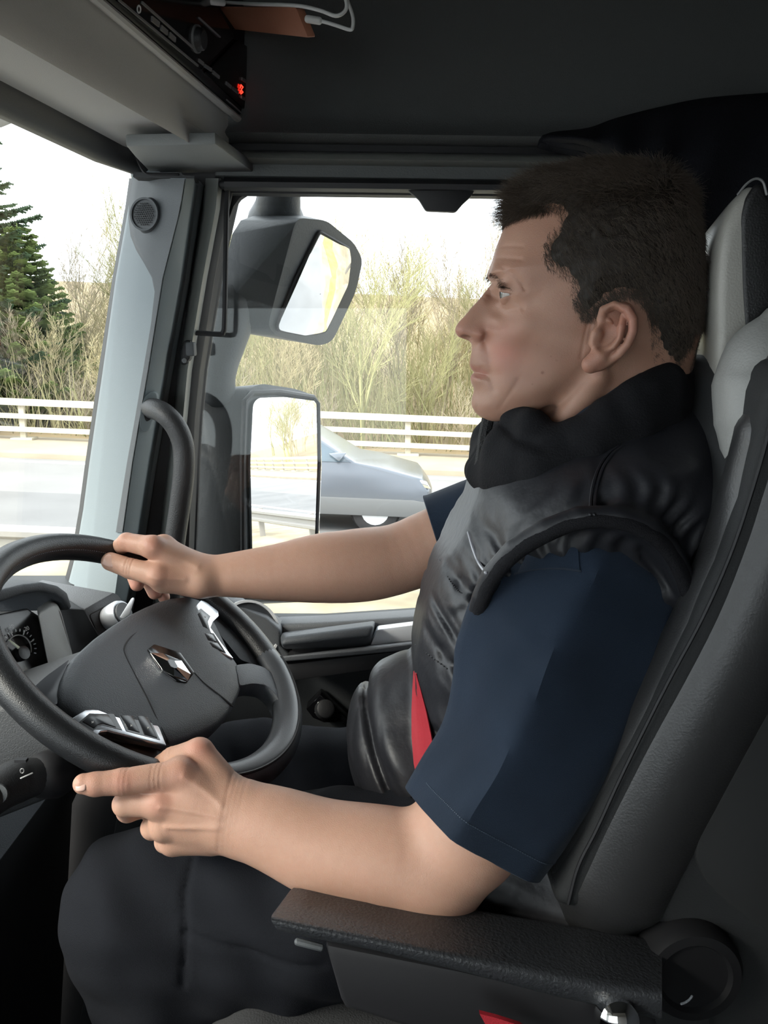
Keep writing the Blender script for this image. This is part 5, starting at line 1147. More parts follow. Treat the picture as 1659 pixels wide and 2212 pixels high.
# ---------------------------------------------------------------- eyes
for sgn in (1, -1):
    ec = EYE.copy(); ec[1] = YH - sgn * .0325
    eo = MB().lathe([(ER * math.sin(a), -ER * math.cos(a)) for a in np.linspace(.02, PI - .02, 24)], ec, unit((-1, -.10 * sgn, .04)), 32).build('eye', None, person, smooth=180)
    m = MATS.get('eye')
    if m is None:
        m = mat('eye', (.40, .36, .33), .12); nt = m.node_tree; b = nt.nodes['Principled BSDF']
        eo.data.materials.append(m)
        cr = nt.nodes.new('ShaderNodeAttribute'); cr.attribute_name = 'iris'
        rp = nt.nodes.new('ShaderNodeValToRGB'); e = rp.color_ramp.elements
        e[0].position = 0; e[0].color = (.36, .32, .29, 1); e[1].position = .30; e[1].color = (.07, .08, .08, 1)
        k = rp.color_ramp.elements.new(.72); k.color = (.11, .12, .12, 1); k = rp.color_ramp.elements.new(.74); k.color = (.004, .004, .004, 1); k = rp.color_ramp.elements.new(.28); k.color = (.36, .32, .29, 1)
        nt.links.new(cr.outputs['Fac'], rp.inputs['Fac']); nt.links.new(rp.outputs['Color'], b.inputs['Base Color'])
    else: eo.data.materials.append(m)
    ax_ = unit((-1, -.10 * sgn, .04)); vv = np.array([v.co for v in eo.data.vertices]); ca = ((vv - ec) @ ax_) / ER
    iris = np.clip((ca - .80) / .20, 0, 1) * .7 + .3 * (ca > .80)
    iris = np.where(ca > .975, .9, np.where(ca > .87, .5, 0))
    ia = eo.data.attributes.new('iris', 'FLOAT', 'POINT'); ia.data.foreach_set('value', iris.astype(f4))

# ---------------------------------------------------------------- nails
M_NAIL = mat('nail', (.62, .40, .33), .28)
tb = bvh_of(body)
def nail(name, c, axis, up_, L_, W_):
    a = unit(axis); u = unit(np.array(up_) - a * np.dot(up_, a)); s_ = np.cross(a, u); rows = []
    for i in range(9):
        t = -1 + 2 * i / 8; row = []
        for j in range(9):
            v_ = -1 + 2 * j / 8; wd = W_ * (1 - .25 * max(0, t) ** 3 - .35 * max(0, -t) ** 4); row.append(np.array(c) + a * L_ * t + s_ * wd * v_ - u * (.30 * W_ * v_ * v_ + .10 * L_ * t * t))
        rows.append(row)
    return sheet(rows, -u * .0012).build(name, M_NAIL, person, smooth=180)
ndir = -unit(ray(178, 1693))
q = hit(tb, 176, 1696, -.0002); nail('fingernail', q + A(-.001, 0, 0), at(165, 1696, .69) - at(205, 1690, .69), ndir + A(-.5, 0, .35), .0048, .0050)
q = hit(tb, 238, 1210, .0006); nail('thumbnail', q + A(0, 0, 0), at(222, 1206, 1.02) - at(256, 1217, 1.018), -unit(ray(238, 1210)) + A(0, 0, .35), .0095, .0080)

# ---------------------------------------------------------------- vest
M_VEST = mat('vest_nylon', (.013, .0135, .017), .47, spec=.5, bump=.35, bscale=90)
M_FLEECE = mat('vest_collar_lining', (.0075, .0075, .009), .85, spec=.2, bump=.5, bscale=500)
YV = .90
VP = [(1038, 1010), (1010, 1078), (986, 1130), (952, 1190), (921, 1262), (904, 1330), (892, 1400), (894, 1440), (892, 1500), (890, 1600), (893, 1690), (905, 1770), (990, 1830), (1150, 1860), (1300, 1830), (1400, 1600), (1500, 1350), (1560, 1150), (1580, 1050), (1572, 965), (1540, 912), (1490, 882), (1400, 868), (1300, 890), (1190, 925), (1100, 960)]
VW = [(1300, 890, .072), (1400, 872, .078), (1200, 935, .080), (1110, 975, .078), (1045, 1030, .074), (1300, 950, .115), (1400, 920, .112), (1500, 895, .110), (1560, 950, .13), (1300, 1020, .160), (1400, 990, .165), (1500, 980, .160), (1560, 1060, .165),
      (1200, 1030, .145), (1100, 1080, .135), (1030, 1110, .115), (1320, 1090, .186), (1250, 1105, .182), (1450, 1140, .186), (1180, 1130, .170), (1110, 1180, .164), (1060, 1240, .160), (1000, 1300, .150), (950, 1250, .130), (1100, 1400, .165), (1000, 1500, .162), (930, 1500, .150), (1100, 1700, .172), (1300, 1500, .172), (1450, 1300, .178), (950, 1650, .158), (1200, 1300, .168)]
VR = [(1040, 1030, .060), (950, 1200, .095), (900, 1400, .10), (900, 1600, .09), (1000, 1800, .04), (1300, 1800, .05), (1500, 1300, .08), (1570, 1050, .08), (1480, 890, .05), (1300, 900, .035), (1120, 965, .035)]
vest_base = relief(VP, VW, VR, YV, .002)
vx_ = lambda pts, w: [at(x, y, YV - w)[XZ] for x, y in pts]
SEAMS = [vx_([(902, 1312), (930, 1330), (962, 1362), (985, 1392)], .15), vx_([(935, 1195), (950, 1208), (969, 1249), (991, 1277), (1020, 1290), (1060, 1300)], .14), vx_([(885, 1385), (895, 1392), (925, 1414), (969, 1447), (1020, 1465), (1080, 1470)], .15), vx_([(1000, 1080), (1015, 1098), (1035, 1122), (1052, 1150)], .12),
         vx_([(900, 1590), (960, 1630), (1060, 1660)], .15)]
PIP1 = [(992, 1120), (1012, 1150), (1022, 1185), (1034, 1215), (1050, 1238)]
PIP2 = [(1284, 1112), (1286, 1075), (1292, 1040), (1306, 1005), (1326, 978), (1348, 962)]
SEAMP = [vx_(PIP1, .15), vx_(PIP2, .165)]
BSEAM = [[at(x, y, .83)[XZ] for x, y in [(772, 1520), (790, 1580), (812, 1632), (838, 1680), (872, 1722)]], [at(x, y, .83)[XZ] for x, y in [(815, 1447), (850, 1424), (905, 1405)]]]
ARMH = [(1030, 1330, .745), (1040, 1290, .735), (1062, 1240, .726), (1110, 1185, .714), (1180, 1142, .705), (1250, 1116, .700), (1330, 1114, .697), (1400, 1140, .697), (1450, 1190, .702), (1482, 1260, .708), (1505, 1340, .715), (1510, 1430, .73)]
ARMP = [at(*q) for q in ARMH]
def ridges(p, k, seed, amp, n=4):
    r_ = np.random.default_rng(seed); d = 0
    for i in range(n):
        kk = k * r_.uniform(.6, 1.5); an = r_.normal(0, .30); ph = kk * (p[:, 0] * math.cos(an) + p[:, 2] * math.sin(an)) + r_.normal(0, .5) * kk * p[:, 1] + 1.2 * np.sin(22 * p[:, 2] + r_.uniform(0, 6)) + r_.uniform(0, 6.3)
        d = d + (.55 - np.sqrt(np.sin(ph * .5) ** 2 + .01)) * (.5 + .5 * np.sin(26 * p[:, 0] + 31 * p[:, 2] + r_.uniform(0, 6.3)))
    return d * amp / n * 1.6
def waves(p, k, seed, amp, n=5, ydir=.3):
    r_ = np.random.default_rng(seed); d = 0
    for i in range(n):
        kk = k * r_.uniform(.6, 1.6); an = r_.normal(0, .35); d = d + np.sin(kk * (p[:, 0] * math.cos(an) + p[:, 2] * math.sin(an)) + kk * ydir * r_.normal() * p[:, 1] + r_.uniform(0, 6.3))
    return d * amp / n
RT = lambda p, a: np.stack([p[:, 0] * math.cos(a) + p[:, 2] * math.sin(a), p[:, 1], -p[:, 0] * math.sin(a) + p[:, 2] * math.cos(a)], 1)
YB = at(1250, 1100, .73)
def f_vest(p):
    x2 = p[:, XZ]; ex = 0
    for c in SEAMS: d_ = polyd(x2, c); ex = ex - .0095 * np.exp(-(d_ / .0065) ** 2) + .005 * np.exp(-((d_ - .024) / .016) ** 2)
    for c in SEAMP: d_ = polyd(x2, c); ex = ex - .0035 * np.exp(-(d_ / .004) ** 2) + .002 * np.exp(-((d_ - .016) / .010) ** 2)
    # satin folds of the yoke run from the piping up towards the collar
    up_ = np.clip((p[:, 2] - at(1060, 1240, .73)[2]) / .03 + (p[:, 0] - at(1060, 1240, .73)[0]) * 6, 0, 1)
    ex = ex + up_ * (waves(RT(p, -.75), 70, 3, .0040, 5) + ridges(RT(p, -.75), 120, 3, .0055)) + (1 - up_) * (waves(RT(p, .7), 60, 5, .003, 5) + ridges(RT(p, .8), 110, 6, .0068))
    # short puckers beside the seams
    dm = np.minimum.reduce([polyd(x2, c) for c in SEAMS]); ex = ex + .0024 * np.exp(-(dm / .018) ** 2) * np.sin(420 * (p[:, 0] + .4 * p[:, 2]) + 3 * np.sin(90 * p[:, 2]))
    d = vest_base(p, ex)
    da = s_chain(p, ARMP, [.009] * len(ARMP)); pk = .0022 * np.sin(300 * p[:, 0] + 5 * np.sin(60 * p[:, 2])) * np.exp(-((da - .02) / .02) ** 2)
    d = smin(d - pk, da, .022)
    b = s_ell(p, at(905, 1600, .925), (.086, .135, .106)); bx = 0
    for c in BSEAM: bx = bx + .0085 * np.exp(-(polyd(x2, c) / .005) ** 2) - .003 * np.exp(-((polyd(x2, c) - .018) / .012) ** 2)
    b = b + bx + waves(RT(p, .9), 70, 8, .002, 6) + ridges(RT(p, .75), 130, 9, .0042)
    return smin(d, b, .010)
vlo, vhi = at(755, 1860, .93), at(1600, 860, .93)
V1 = np.array([at(750, 1870, .95), at(1640, 850, .95), at(1040, 900, .9)])
vest = sdf_obj('vest', f_vest, (V1[:, 0].min() - .02, .68, V1[:, 2].min() - .03), (V1[:, 0].max() + .03, 1.13, V1[:, 2].max() + .05),   .0030, M_VEST, person, ft=3.0, label='black padded vest')
tv = bvh_of(vest)
M_PIPE = mat('piping_grey', (.30, .30, .33), .3)
MB().tube(curve2([hit(tv, x, y, .0008) for x, y in PIP1[1:]], 5), .0017, 6).build('piping', M_PIPE, vest, label='pale reflective piping')
MB().tube(curve2([hit(tv, x, y, .0006) for x, y in PIP2], 5), .0016, 6).build('piping', M_VEST, vest)
MB().tube(curve2([hit(tv, x - 9, y, .0006) for x, y in PIP2], 5), .0016, 6).build('piping', M_VEST, vest)
MB().tube(curve2([p + A(0, -.003, -.003) for p in ARMP], 5), .0070, 12, sq=1.3).build('armhole_binding', mat('binding_cloth', (.009, .009, .011), .8, spec=.2, bump=.6, bscale=900), vest, smooth=180)
sm = MB()
for line in ([(950, 1208), (969, 1249), (991, 1277), (1015, 1288)], [(897, 1393), (925, 1414), (969, 1447)]):
    pts = curve2([hit(tv, x, y, .0006) for x, y in line], 14)
    for i in range(0, len(pts) - 1, 2): sm.tube([pts[i], pts[i + 1]], .0008, 4, cap=False)
sm.build('quilt_stitching', M_BLACK, vest)
# bottom zip edge
MB().tube([hit(tv, x, y, .001) for x, y in [(858, 1748), (878, 1734), (900, 1716)]], .0032, 6).build('hem_zip', M_GLOSS, vest)
# stand-up collar
CN = [(1087, 972, .885), (1104, 974, .842), (1138, 984, .814), (1182, 990, .799), (1235, 972, .795), (1300, 930, .792), (1370, 882, .796), (1430, 850, .812), (1474, 838, .86), (1480, 836, .90)]
CR = [.024, .026, .024, .021, .021, .021, .021, .021, .022, .022]
cp = [at(*q) for q in CN]; cp2 = [A(q[0], 2 * .893 - q[1], q[2]) for q in cp]
def f_collar(p):
    q = p.copy(); q[:, 1] = .893 - np.abs(q[:, 1] - .893)
    d = s_chain(q, cp, CR, .012)
    d = smin(d, s_chain(q, [A(*(c + A(.006, 0, .030 if i < 3 else .016))) for i, c in enumerate(cp[:8])], [.014, .016, .014, .011, .010, .011, .012, .012], .01), .014)
    d = smin(d, s_chain(q, [c + A(.002, .004, -.030) for c in cp], [r * .95 for r in CR], .012), .022)
    d = smin(d, s_chain(q, [at(1048, 1020, .885), at(1102, 1030, .838), at(1160, 1025, .80)], [.020, .022, .018], .01), .02)
    d = d - waves(RT(p, .2), 150, 12,          .0022, 6) + .0035 * np.exp(-(polyd(q[:, XZ], [at(1100, 925, .80)[XZ], at(1120, 950, .80)[XZ], at(1165, 962, .80)[XZ], at(1215, 950, .80)[XZ]]) / .006) ** 2)
    return d
call = np.array(cp + cp2)
sdf_obj('collar', f_collar, call.min(0) - .06, call.max(0) + .06, .0024, M_FLEECE, vest, label='soft matt black stand-up collar')
zp = curve2([at(x, y, .868) for x, y in [(1054, 905), (1047, 940), (1041, 985), (1034, 1030)]], 6)
MB().tube(zp, [.0065] * len(zp), 8).build('collar_zip', mat('zip_black', (.008, .008, .009), .4, bump=1, bscale=900), vest)

# ---------------------------------------------------------------- shirt
M_SHIRT = mat('shirt_navy', (.0125, .0215, .038), .8, spec=.2, bump=.35, bscale=1500, sheen=.06, var=.12, vscale=12)
shc = [at(x, y, Y) for x, y, Y in [(1215, 930, .826), (1260, 915, .812), (1310, 885, .803), (1365, 848, .802), (1420, 818, .812), (1462, 806, .85), (1466, 804, .88)]]
MB().tube(curve2(shc + [A(q[0], 2 * .88 - q[1], q[2]) for q in shc[::-1][1:]], 4), .0085, 10, sq=1.5).build('shirt', M_SHIRT, person, smooth=180, label='dark navy short-sleeved shirt')
shirt = bpy.data.objects['shirt']
SL_ = [(1305, 1140, .785, .030, .030, .022), (1300, 1160, .775, .058, .075, .046), (1288, 1200, .765, .074, .098, .058), (1268, 1255, .757, .084, .105, .063), (1238, 1325, .748, .090, .104, .068), (1200, 1410, .740, .093, .092, .071), (1168, 1490, .733, .090, .092, .072), (1138, 1565, .726, .080, .090, .071), (1096, 1645, .719, .070, .088, .069), (1050, 1722, .712, .0700, .086, .067), (1010, 1790, .706, .0690, .082, .066)]
axd = unit(at(1032, 1796, .706) - at(1268, 1255, .757))
rings = []; nS = 64; SC, SRr = crom([np.array([*at(a, b, Y), rf, rb_, r2]) for a, b, Y, rf, rb_, r2 in SL_], None, 5)[0], None
for i, s_ in enumerate(SC):
    c, rf, rb_, r2 = s_[:3], *s_[3:]; tt = i / (len(SC) - 1)
    tiltn = unit(axd + A(-.17, 0, .0) * tt)
    e2 = unit(A(0, -1, 0) - tiltn * np.dot(A(0, -1, 0), tiltn)); e1 = np.cross(e2, tiltn)
    if e1[0] > 0: e1 = -e1
    thc = math.radians(84 - 20 * tt); rr = []
    for k in range(nS):
        th = 2 * PI * k / nS; cx_, sx_ = math.cos(th), math.sin(th); r1 = rf if cx_ > 0 else rb_
        dt = (th - thc + PI) % (2 * PI) - PI
        crs = min(1, max(0, (tt - .16) / .12))
        a0, b0, kr = thc - 1.25, thc + 1.15, 1.055
        if -1.25 < dt <= 0: bq = kr * math.sin(thc - a0) / (math.sin(dt + 1.25) + kr * math.sin(-dt))
        elif 0 < dt < 1.15: bq = kr * math.sin(1.15) / (kr * math.sin(dt) + math.sin(1.15 - dt))
        else: bq = 1
        bmp = 1 + crs * .85 * (bq - 1)
        wr = 1 + .016 * math.exp(-((tt - .52 - .07 * (th - 1.2)) / .022) ** 2) * math.exp(-((th - .9) / .7) ** 2) - .012 * math.exp(-((tt - .57 - .07 * (th - 1.2)) / .03) ** 2) * math.exp(-((th - .9) / .8) ** 2) + .012 * math.exp(-((tt - .80 + .08 * (th - 1.2)) / .03) ** 2) * math.exp(-((th - 1.6) / .6) ** 2) + .010 * math.sin(9 * th + 14 * tt) * math.sin(11 * tt + 2 * th) + .018 * math.exp(-((tt - .62) / .05) ** 2) * math.exp(-((th if th < PI else th - 2 * PI) / .6) ** 2)
        rr.append(c + (e1 * r1 * cx_ + e2 * r2 * sx_) * bmp * wr)
    rings.append(rr)
hemr = rings[-1]; hc = sum(hemr) / nS
rings.append([hc + (p - hc) * .975 + axd * .0008 for p in hemr]); rings.append([hc + (p - hc) * .95 - axd * .004 for p in hemr]); rings.append([hc + (p - hc) * .90 - axd * .04 for p in hemr]); rings.append([hc + (p - hc) * .5 - axd * .06 for p in hemr])
slv = MB().loft(rings).build('sleeve', M_SHIRT, shirt, smooth=40)
ts = bvh_of(slv)
st2 = MB(); hr_ = rings[-9]
for k in range(2, nS // 2 + 10):
    a_, b_ = np.array(rings[-8][k % nS]), np.array(rings[-8][(k + 1) % nS]); n_ = unit((a_ + b_) / 2 - sum(rings[-8]) / nS)
    for j in range(3): p0, p1 = a_ + (b_ - a_) * (j / 3 + .05), a_ + (b_ - a_) * (j / 3 + .25); st2.tube([p0 + n_ * .0004, p1 + n_ * .0004], .0005, 4, cap=False)
st2.build('hem_stitching', mat('navy_thread', (.05, .07, .10), .7), slv)
MB().tube(curve2([hit(ts, x, y, .0003) for x, y in [(1112, 1240), (1140, 1233), (1180, 1228), (1220, 1229), (1254, 1234)]], 5), .0011, 5).build('shoulder_seam', mat('seam_navy', (.012, .02, .034), .8), slv)
erows = []
for t in np.linspace(0, 1, 7): erows.append([hit(ts, x0 + (x1 - x0) * t, y0 + (y1 - y0) * t, .0018) for (x0, y0), (x1, y1) in [((1150, 1172), (1118, 1238)), ((1175, 1158), (1150, 1230)), ((1200, 1146), (1186, 1226)), ((1222, 1138), (1222, 1226)), ((1244, 1132), (1252, 1231))]])
sheet(erows, (.0005, .003, 0)).build('shoulder_flap', M_SHIRT, slv, smooth=60)
fs_ = [at(x, y, Y) for x, y, Y in [(940, 1158, 1.098), (950, 1156, 1.098), (985, 1144, 1.098), (1040, 1128, 1.09), (1110, 1120, 1.06)]]
dv = unit(fs_[2] - fs_[0])
def tring(c, r, n=32): 
    u = unit(np.cross(dv, [0, 1, 0])); w_ = np.cross(dv, u); return [c + r * (math.cos(2 * PI * k / n) * u + math.sin(2 * PI * k / n) * w_) * (1 + .02 * math.sin(3 * 2 * PI * k / n)) for k in range(n)]
MB().loft([tring(fs_[0] + dv * .02, .047), tring(fs_[0] + dv * .004, .0535), tring(fs_[0], .056), tring(fs_[0] + dv * .001, .058), tring(fs_[1], .058), tring(fs_[2], .059), tring(fs_[3], .062), tring(fs_[4], .07)]).build('sleeve', M_SHIRT, shirt, smooth=50)

# ---------------------------------------------------------------- trousers
M_TRS = mat('trousers_black', (.0075, .0085, .0115), .9, spec=.15, bump=.35, bscale=1100)
TSEAM = [[at(x, y, .72)[XZ] for x, y in [(400, 1860), (392, 1950), (404, 2012), (400, 2110)]], [at(x, y, .72)[XZ] for x, y in [(400, 2010), (470, 2022), (560, 2038), (700, 2052)]]]
def f_trs(p):
    L_ = LEGS; d = None
    for k in 'nf':
        e = s_chain(p, L_[k], [.105, .094, .0765, .066, .058], .03); d = e if d is None else smin(d, e, .025)
    d = smin(d, s_rc(p, at(1150, 1850, .82), at(1170, 1810, .98), .11, .11), .03)
    d = smin(d, s_rc(p, at(620, 2010, .79), at(400, 2060, .79), .075, .06), .05)
    for c in TSEAM: d = d + .0032 * np.exp(-(polyd(p[:, XZ], c) / .0035) ** 2) * (p[:, 1] < .85)
    return d + waves(RT(p, .35), 60, 21, .006, 6) + waves(RT(p, 1.3), 120, 22, .0035, 5)
lp = np.array(LEGS['n'] + LEGS['f'] + [at(1150, 1850, .82)])
sdf_obj('trousers', f_trs, lp.min(0) - .13, lp.max(0) + .13, .0045, M_TRS, person, label='black work trousers')
for k, off in (('n', 0), ('f', 0)):
    a_ = LEGS[k][-1]
    MB().hull([a_ + A(x, y, z) for x, y, z in [(.05, -.045, .06), (.05, .045, .06), (-.05, -.045, .07), (-.05, .045, .07), (.07, -.04, -.06), (.07, .04, -.06), (-.20, -.05, -.06), (-.20, .05, -.06), (-.23, -.03, -.05), (-.23, .03, -.05), (-.20, -.035, -.01), (-.20, .035, -.01), (-.08, -.04, .04), (-.08, .04, .04)]]).build('shoe', M_DARK, person, bevel=.012, seg=3)

# ---------------------------------------------------------------- seat belt across the driver
bl = [[(893, 1450), (899, 1456)], [(890, 1490), (908, 1490)], [(888, 1530), (919, 1528)], [(887, 1590), (934, 1586)], [(889, 1650), (940, 1642)], [(900, 1712), (944, 1690)], [(920, 1760), (968, 1740)], [(945, 1800), (1000, 1790)]]
rows = []
for (l, r) in bl: rows.append([hit(tv, l[0] + (r[0] - l[0]) * k / 5, l[1] + (r[1] - l[1]) * k / 5, .006, .80) for k in range(6)])
for it in range(2):
    for i in range(1, len(rows) - 1): rows[i] = [(a * .25 + b * .5 + c * .25) for a, b, c in zip(rows[i - 1], rows[i], rows[i + 1])]
sheet(rows, (.001, .0016, 0)).build('lap_strap', M_BELT, belt, smooth=60)
rows = [[at(x, y, Y), at(x + 4, y + 26, Y + .02)] for x, y, Y in [(1492, 842, 1.118), (1500, 846, 1.10), (1490, 856, 1.085), (1440, 880, 1.075), (1360, 930, 1.07)]]
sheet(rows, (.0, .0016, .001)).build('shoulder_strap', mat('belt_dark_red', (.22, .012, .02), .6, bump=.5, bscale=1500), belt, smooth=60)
MB().prism([at(x, y, .565) for x, y in [(1036, 2190), (1075, 2200), (1125, 2216), (1180, 2260), (1080, 2260), (1055, 2225)]], (0, .004, 0)).build('buckle_strap', M_BELT, belt)

# ---------------------------------------------------------------- hair
HAIRP = [(1100, 452), (1108, 464), (1130, 458), (1165, 449), (1206, 458), (1198, 488), (1176, 514), (1168, 552), (1176, 578), (1206, 595), (1222, 616), (1227, 655), (1243, 686), (1266, 688), (1288, 664), (1312, 644), (1347, 640), (1377, 663), (1396, 706), (1400, 761), (1414, 806), (1430, 850), (1500, 850), (1570, 700), (1570, 300), (1060, 300), (1060, 430)]
hpol = [at(x, y, YH - .055)[XZ] for x, y in HAIRP]
hg = Grid2(lambda q: polysd(hpol, q), at(1040, 840, .8)[XZ] - .02, at(1590, 290, .8)[XZ] + .02, .001)
def f_cap(p):
    d = hg(p[:, 0], p[:, 2]) - .0038 + .0010 * np.sin(330 * p[:, 0] + 2.3 * np.sin(170 * p[:, 2])) + .0008 * np.sin(520 * p[:, 2] + 3 * np.sin(210 * p[:, 0])); t = np.where(d < 0, np.clip(d * .5, -.004, 0) - .0010, -.0010 + .0075 * np.clip(d / .022, 0, 1))
    n_ = .0016 * np.sin(210 * p[:, 0] + 60 * np.sin(40 * p[:, 1])) * np.sin(190 * p[:, 1] + 2) * np.sin(150 * p[:, 2]) * np.clip(d / .02, 0, 1)
    e = np.linalg.norm(p - np.where(p[:, 1:2] < YH, EARP(1325, 715, .09)[None], 0), axis=1)
    return np.maximum(head_base(p) - t - n_, -d - .006)
cap_lo, cap_hi = np.array([hx[:, 0].min(), YH - .10, at(1400, 830, .86)[2] - .01]), np.array([hx[:, 0].max() + .02, YH + .10, at(1300, 340, .87)[2] + .02])
M_HAIR = mat('hair_brown', (.022, .017, .013), .6, spec=.3)
CV, CQ = nets(f_cap, cap_lo, cap_hi, .0022); CV = project(f_cap, CV, 1, .002)
hair = link('hair', np_mesh('hair', CV, CQ), M_HAIR, person, smooth=180, label='short dark brown hair')
rng_ = np.random.default_rng(3)
dH = hg(CV[:, 0], CV[:, 2]); gN = grad(f_cap, CV)
okv = np.where((dH > -.0015) & (f_ear(CV) > .001))[0]
def strands(name, P, N, D, Ls, m, parent, rad=.00016, n=5, curl=.25):
    k = len(P); pts = np.zeros((k, n, 3)); pts[:, 0] = P; cur = N * .5 + D; cur /= np.linalg.norm(cur, axis=1, keepdims=True)
    jit = rng_.normal(0, 1, (k, 3)) * curl
    for i in range(1, n):
        dd = cur * (1 - .55 * i / n) + D * (.75 * i / n) + jit * (i / n); dd /= np.linalg.norm(dd, axis=1, keepdims=True)
        pts[:, i] = pts[:, i - 1] + dd * (Ls / (n - 1))[:, None]
    hc_ = bpy.data.hair_curves.new(name); hc_.add_curves([n] * k)
    hc_.attributes['position'].data.foreach_set('vector', pts.astype(f4).ravel())
    ra = hc_.attributes.get('radius') or hc_.attributes.new('radius', 'FLOAT', 'POINT')
    ra.data.foreach_set('value', np.tile(np.linspace(1, .35, n) * rad, k).astype(f4))
    hc_.materials.append(m); o = bpy.data.objects.new(name, hc_); C.objects.link(o); o.parent = parent; o.location = -wloc(person) if parent is person else (0, 0, 0)
    return o
M_STR = mat('hair_strand', (.060, .044, .032), .45, spec=.4)
sel = rng_.choice(okv, 60000); P = CV[sel] + rng_.normal(0, .0009, (60000, 3)); N = gN[sel]
near = np.where((V[:, 2] > cap_lo[2]) & (V[:, 0] > cap_lo[0]))[0]; dB = hg(V[near, 0], V[near, 2]); near = near[(dB > -.0005) & (dB < .009)]; near = near[f_ear(V[near]) > .0012]
sb = rng_.choice(near, 30000); NB = grad(f_head, V[sb]); P = np.concatenate([P, V[sb] + rng_.normal(0, .0006, (30000, 3))]); N = np.concatenate([N, NB])
top = np.clip((P[:, 2] - at(1300, 470, .82)[2]) / .035, 0, 1); frontk = np.clip((at(1230, 430, .84)[0] - P[:, 0]) / .04, 0, 1)
crown = np.clip((P[:, 0] - at(1380, 430, .84)[0]) / .04, 0, 1) * top
dirn = top[:, None] * (A(-1.0, 0, .25) * (1 - crown[:, None]) + A(.8, 0, -.1) * crown[:, None]) + (1 - top[:, None]) * A(.55, 0, -.85)
dirn = dirn + rng_.normal(0, .28, dirn.shape); dirn -= N * (dirn * N).sum(1, keepdims=True) * .8; dirn /= np.linalg.norm(dirn, axis=1, keepdims=True)
d0 = np.clip(hg(P[:, 0], P[:, 2]) / .022, 0, 1)
Ls = (.0065 + .0075 * d0) * (1 - top) + top * (.017 + .003 * frontk); Ls *= rng_.uniform(.6, 1.25, len(Ls)) * np.where(P[:, 2] < at(1450, 700, .85)[2], .55, 1)
lift = (.22 + .20 * top)[:, None]
strands('strands', P - N * .001, N * lift * 1.6, dirn, Ls, M_STR, hair)
# fringe tuft standing off the forehead
fr_ = okv[(CV[okv, 0] < at(1150, 440, .84)[0]) & (np.abs(CV[okv, 1] - YH) < .07)]
sel = rng_.choice(fr_, 1500); P = CV[sel] + rng_.normal(0, .0008, (1500, 3)); N = gN[sel]; D = A(-1, 0, -.18) + rng_.normal(0, .30, (1500, 3)); D /= np.linalg.norm(D, axis=1, keepdims=True)
strands('fringe', P - N * .001, N * .7, D, .018 * rng_.uniform(.4, 1.6, 1500), M_STR, hair)
# eyebrows and lashes
for sgn in (1, -1):
    bl_ = curve2([NW(x, y, w_) for x, y, w_ in [(1054, 596, .010), (1062, 601, .022), (1070, 607, .032), (1079, 613, .040), (1086, 618, .044)]], 20)
    bl_ = np.array(bl_); k = 280; i = rng_.integers(0, len(bl_) - 1, k); P = bl_[i] + rng_.normal(0, .0016, (k, 3)) * A(1, .6, 1.1)
    P = project(f_head, P, 2, .004); N = grad(f_head, P); T = unit(bl_[-1] - bl_[0]); D = T + A(-.5, 0, .1) + rng_.normal(0, .22, (k, 3)); D /= np.linalg.norm(D, axis=1, keepdims=True)
    if sgn < 0: P[:, 1] = 2 * YH - P[:, 1]; N[:, 1] *= -1; D[:, 1] *= -1
    strands('eyebrow', P, N * .35, D, .0085 * rng_.uniform(.5, 1.0, k), M_STR, person, .00009, 4, .12)
    ll = np.array(curve2([EYE + A(*q) * ER * 1.16 for q in [(-.82, -.30, .42), (-.62, -.62, .42), (-.30, -.90, .30), (.02, -.98, .10)]], 16)); k = 42; i = rng_.integers(0, len(ll), k); P = ll[i]; N = (P - EYE) / ER
    D = N * A(1, .6, .3) + A(-.5, 0, -.15) + rng_.normal(0, .15, (k, 3)); D /= np.linalg.norm(D, axis=1, keepdims=True); P = P.copy()
    if sgn < 0: P[:, 1] = 2 * YH - P[:, 1]; N[:, 1] *= -1; D[:, 1] *= -1
    strands('eyelashes', P, N * .3, D, .0065 * rng_.uniform(.6, 1.0, k), M_HAIR, person, .00008, 4, .08)

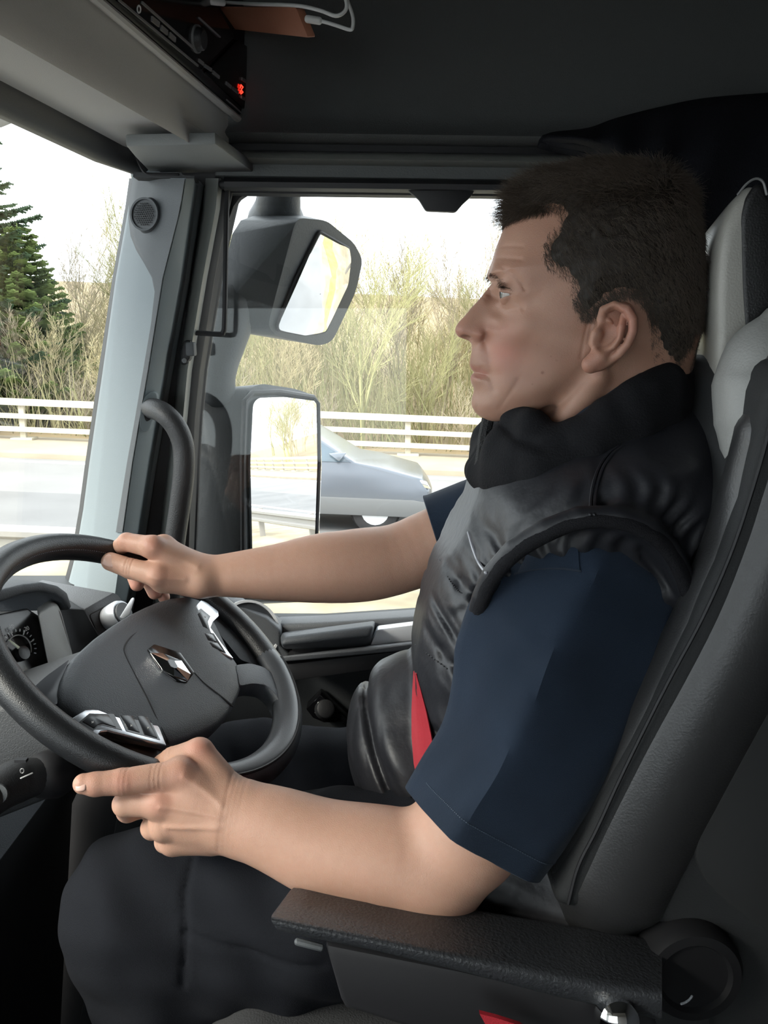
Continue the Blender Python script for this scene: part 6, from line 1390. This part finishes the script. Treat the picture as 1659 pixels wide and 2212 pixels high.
# ---------------------------------------------------------------- dark curtain bunched behind the driver
cur_rows = []
top_l = [(1172, 292), (1200, 284), (1270, 276), (1330, 255), (1420, 232), (1520, 212), (1660, 200), (1800, 190), (2000, 190)]
bot_l = [(1168, 308), (1200, 318), (1280, 338), (1340, 400), (1400, 520), (1450, 560), (1560, 600), (1800, 700), (2000, 760)]
tl, bl2 = curve2(top_l, 6), curve2(bot_l, 6); rows = []
for t in np.linspace(0, 1, 16):
    row = []
    for i in range(len(tl)):
        x, y = tl[i][0] * (1 - t) + bl2[i][0] * t, tl[i][1] * (1 - t) + bl2[i][1] * t
        bul = min(1, i / 10); Y = 1.30 - .07 * bul * math.sin(PI * min(1, t * 1.1 + .08)) + .006 * math.sin(i * .9 + 2.5 * t) * bul
        row.append(at(x, y, Y))
    rows.append(row)
sheet(rows, (0, .03, 0)).build('curtain', mat('curtain_cloth', (.009, .0095, .012), .95, spec=.1, bump=.6, bscale=400), smooth=80, label='dark cloth curtain bunched against the side wall behind the driver', cat='curtain')

# ---------------------------------------------------------------- phone case and charging cables on the console
pc0 = fc(600, 40, .02)
case = [fc(482, 14, .010), at(655, 14, 1.06), at(682, 80, 1.05), fc(515, 62, .010)]
MB().prism(round_poly(case, .004, 3), unit(np.cross(case[1] - case[0], case[2] - case[0])) * -.010).build('leather_case', mat('tan_leather', (.30, .12, .07), .55, bump=.3, bscale=300), bevel=.002, label='flat brown leather case sticking out of the console beside the cables', cat='case')
M_CAB = mat('cable_white', (.55, .55, .54), .45)
k1 = empty('charging_cable', fc(480, 6, .02), 'white charging cable looping above the brown leather case', 'cable', 'white charging cables')
MB().tube([fc(x, y, k) for x, y, k in [(470, 4, .018), (500, 6, .03)]] + [at(x, y, Y) for x, y, Y in [(560, 9, 1.12), (640, 12, 1.05), (690, 22, 1.03), (725, 34, 1.02), (745, 24, 1.02), (748, 4, 1.02), (735, -30, 1.03)]], .0021, 8, smoothn=5).build('wire', M_CAB, k1, smooth=180)
MB().tube([fc(456, 3, .016), fc(482, 6, .026)], .0042, 10).build('plug', M_CAB, k1)
k2 = empty('charging_cable', at(680, 46, 1.045), 'white charging cable plugged into the end of the brown leather case', 'cable', 'white charging cables')
MB().tube([at(x, y, 1.045) for x, y in [(672, 42), (700, 47), (730, 56), (755, 64), (762, 58), (762, 35), (752, 5), (740, -30)]], .0021, 8, smoothn=5).build('wire', M_CAB, k2, smooth=180)
MB().tube([at(664, 41, 1.045), at(690, 45, 1.045)], .0042, 10).build('plug', M_CAB, k2)
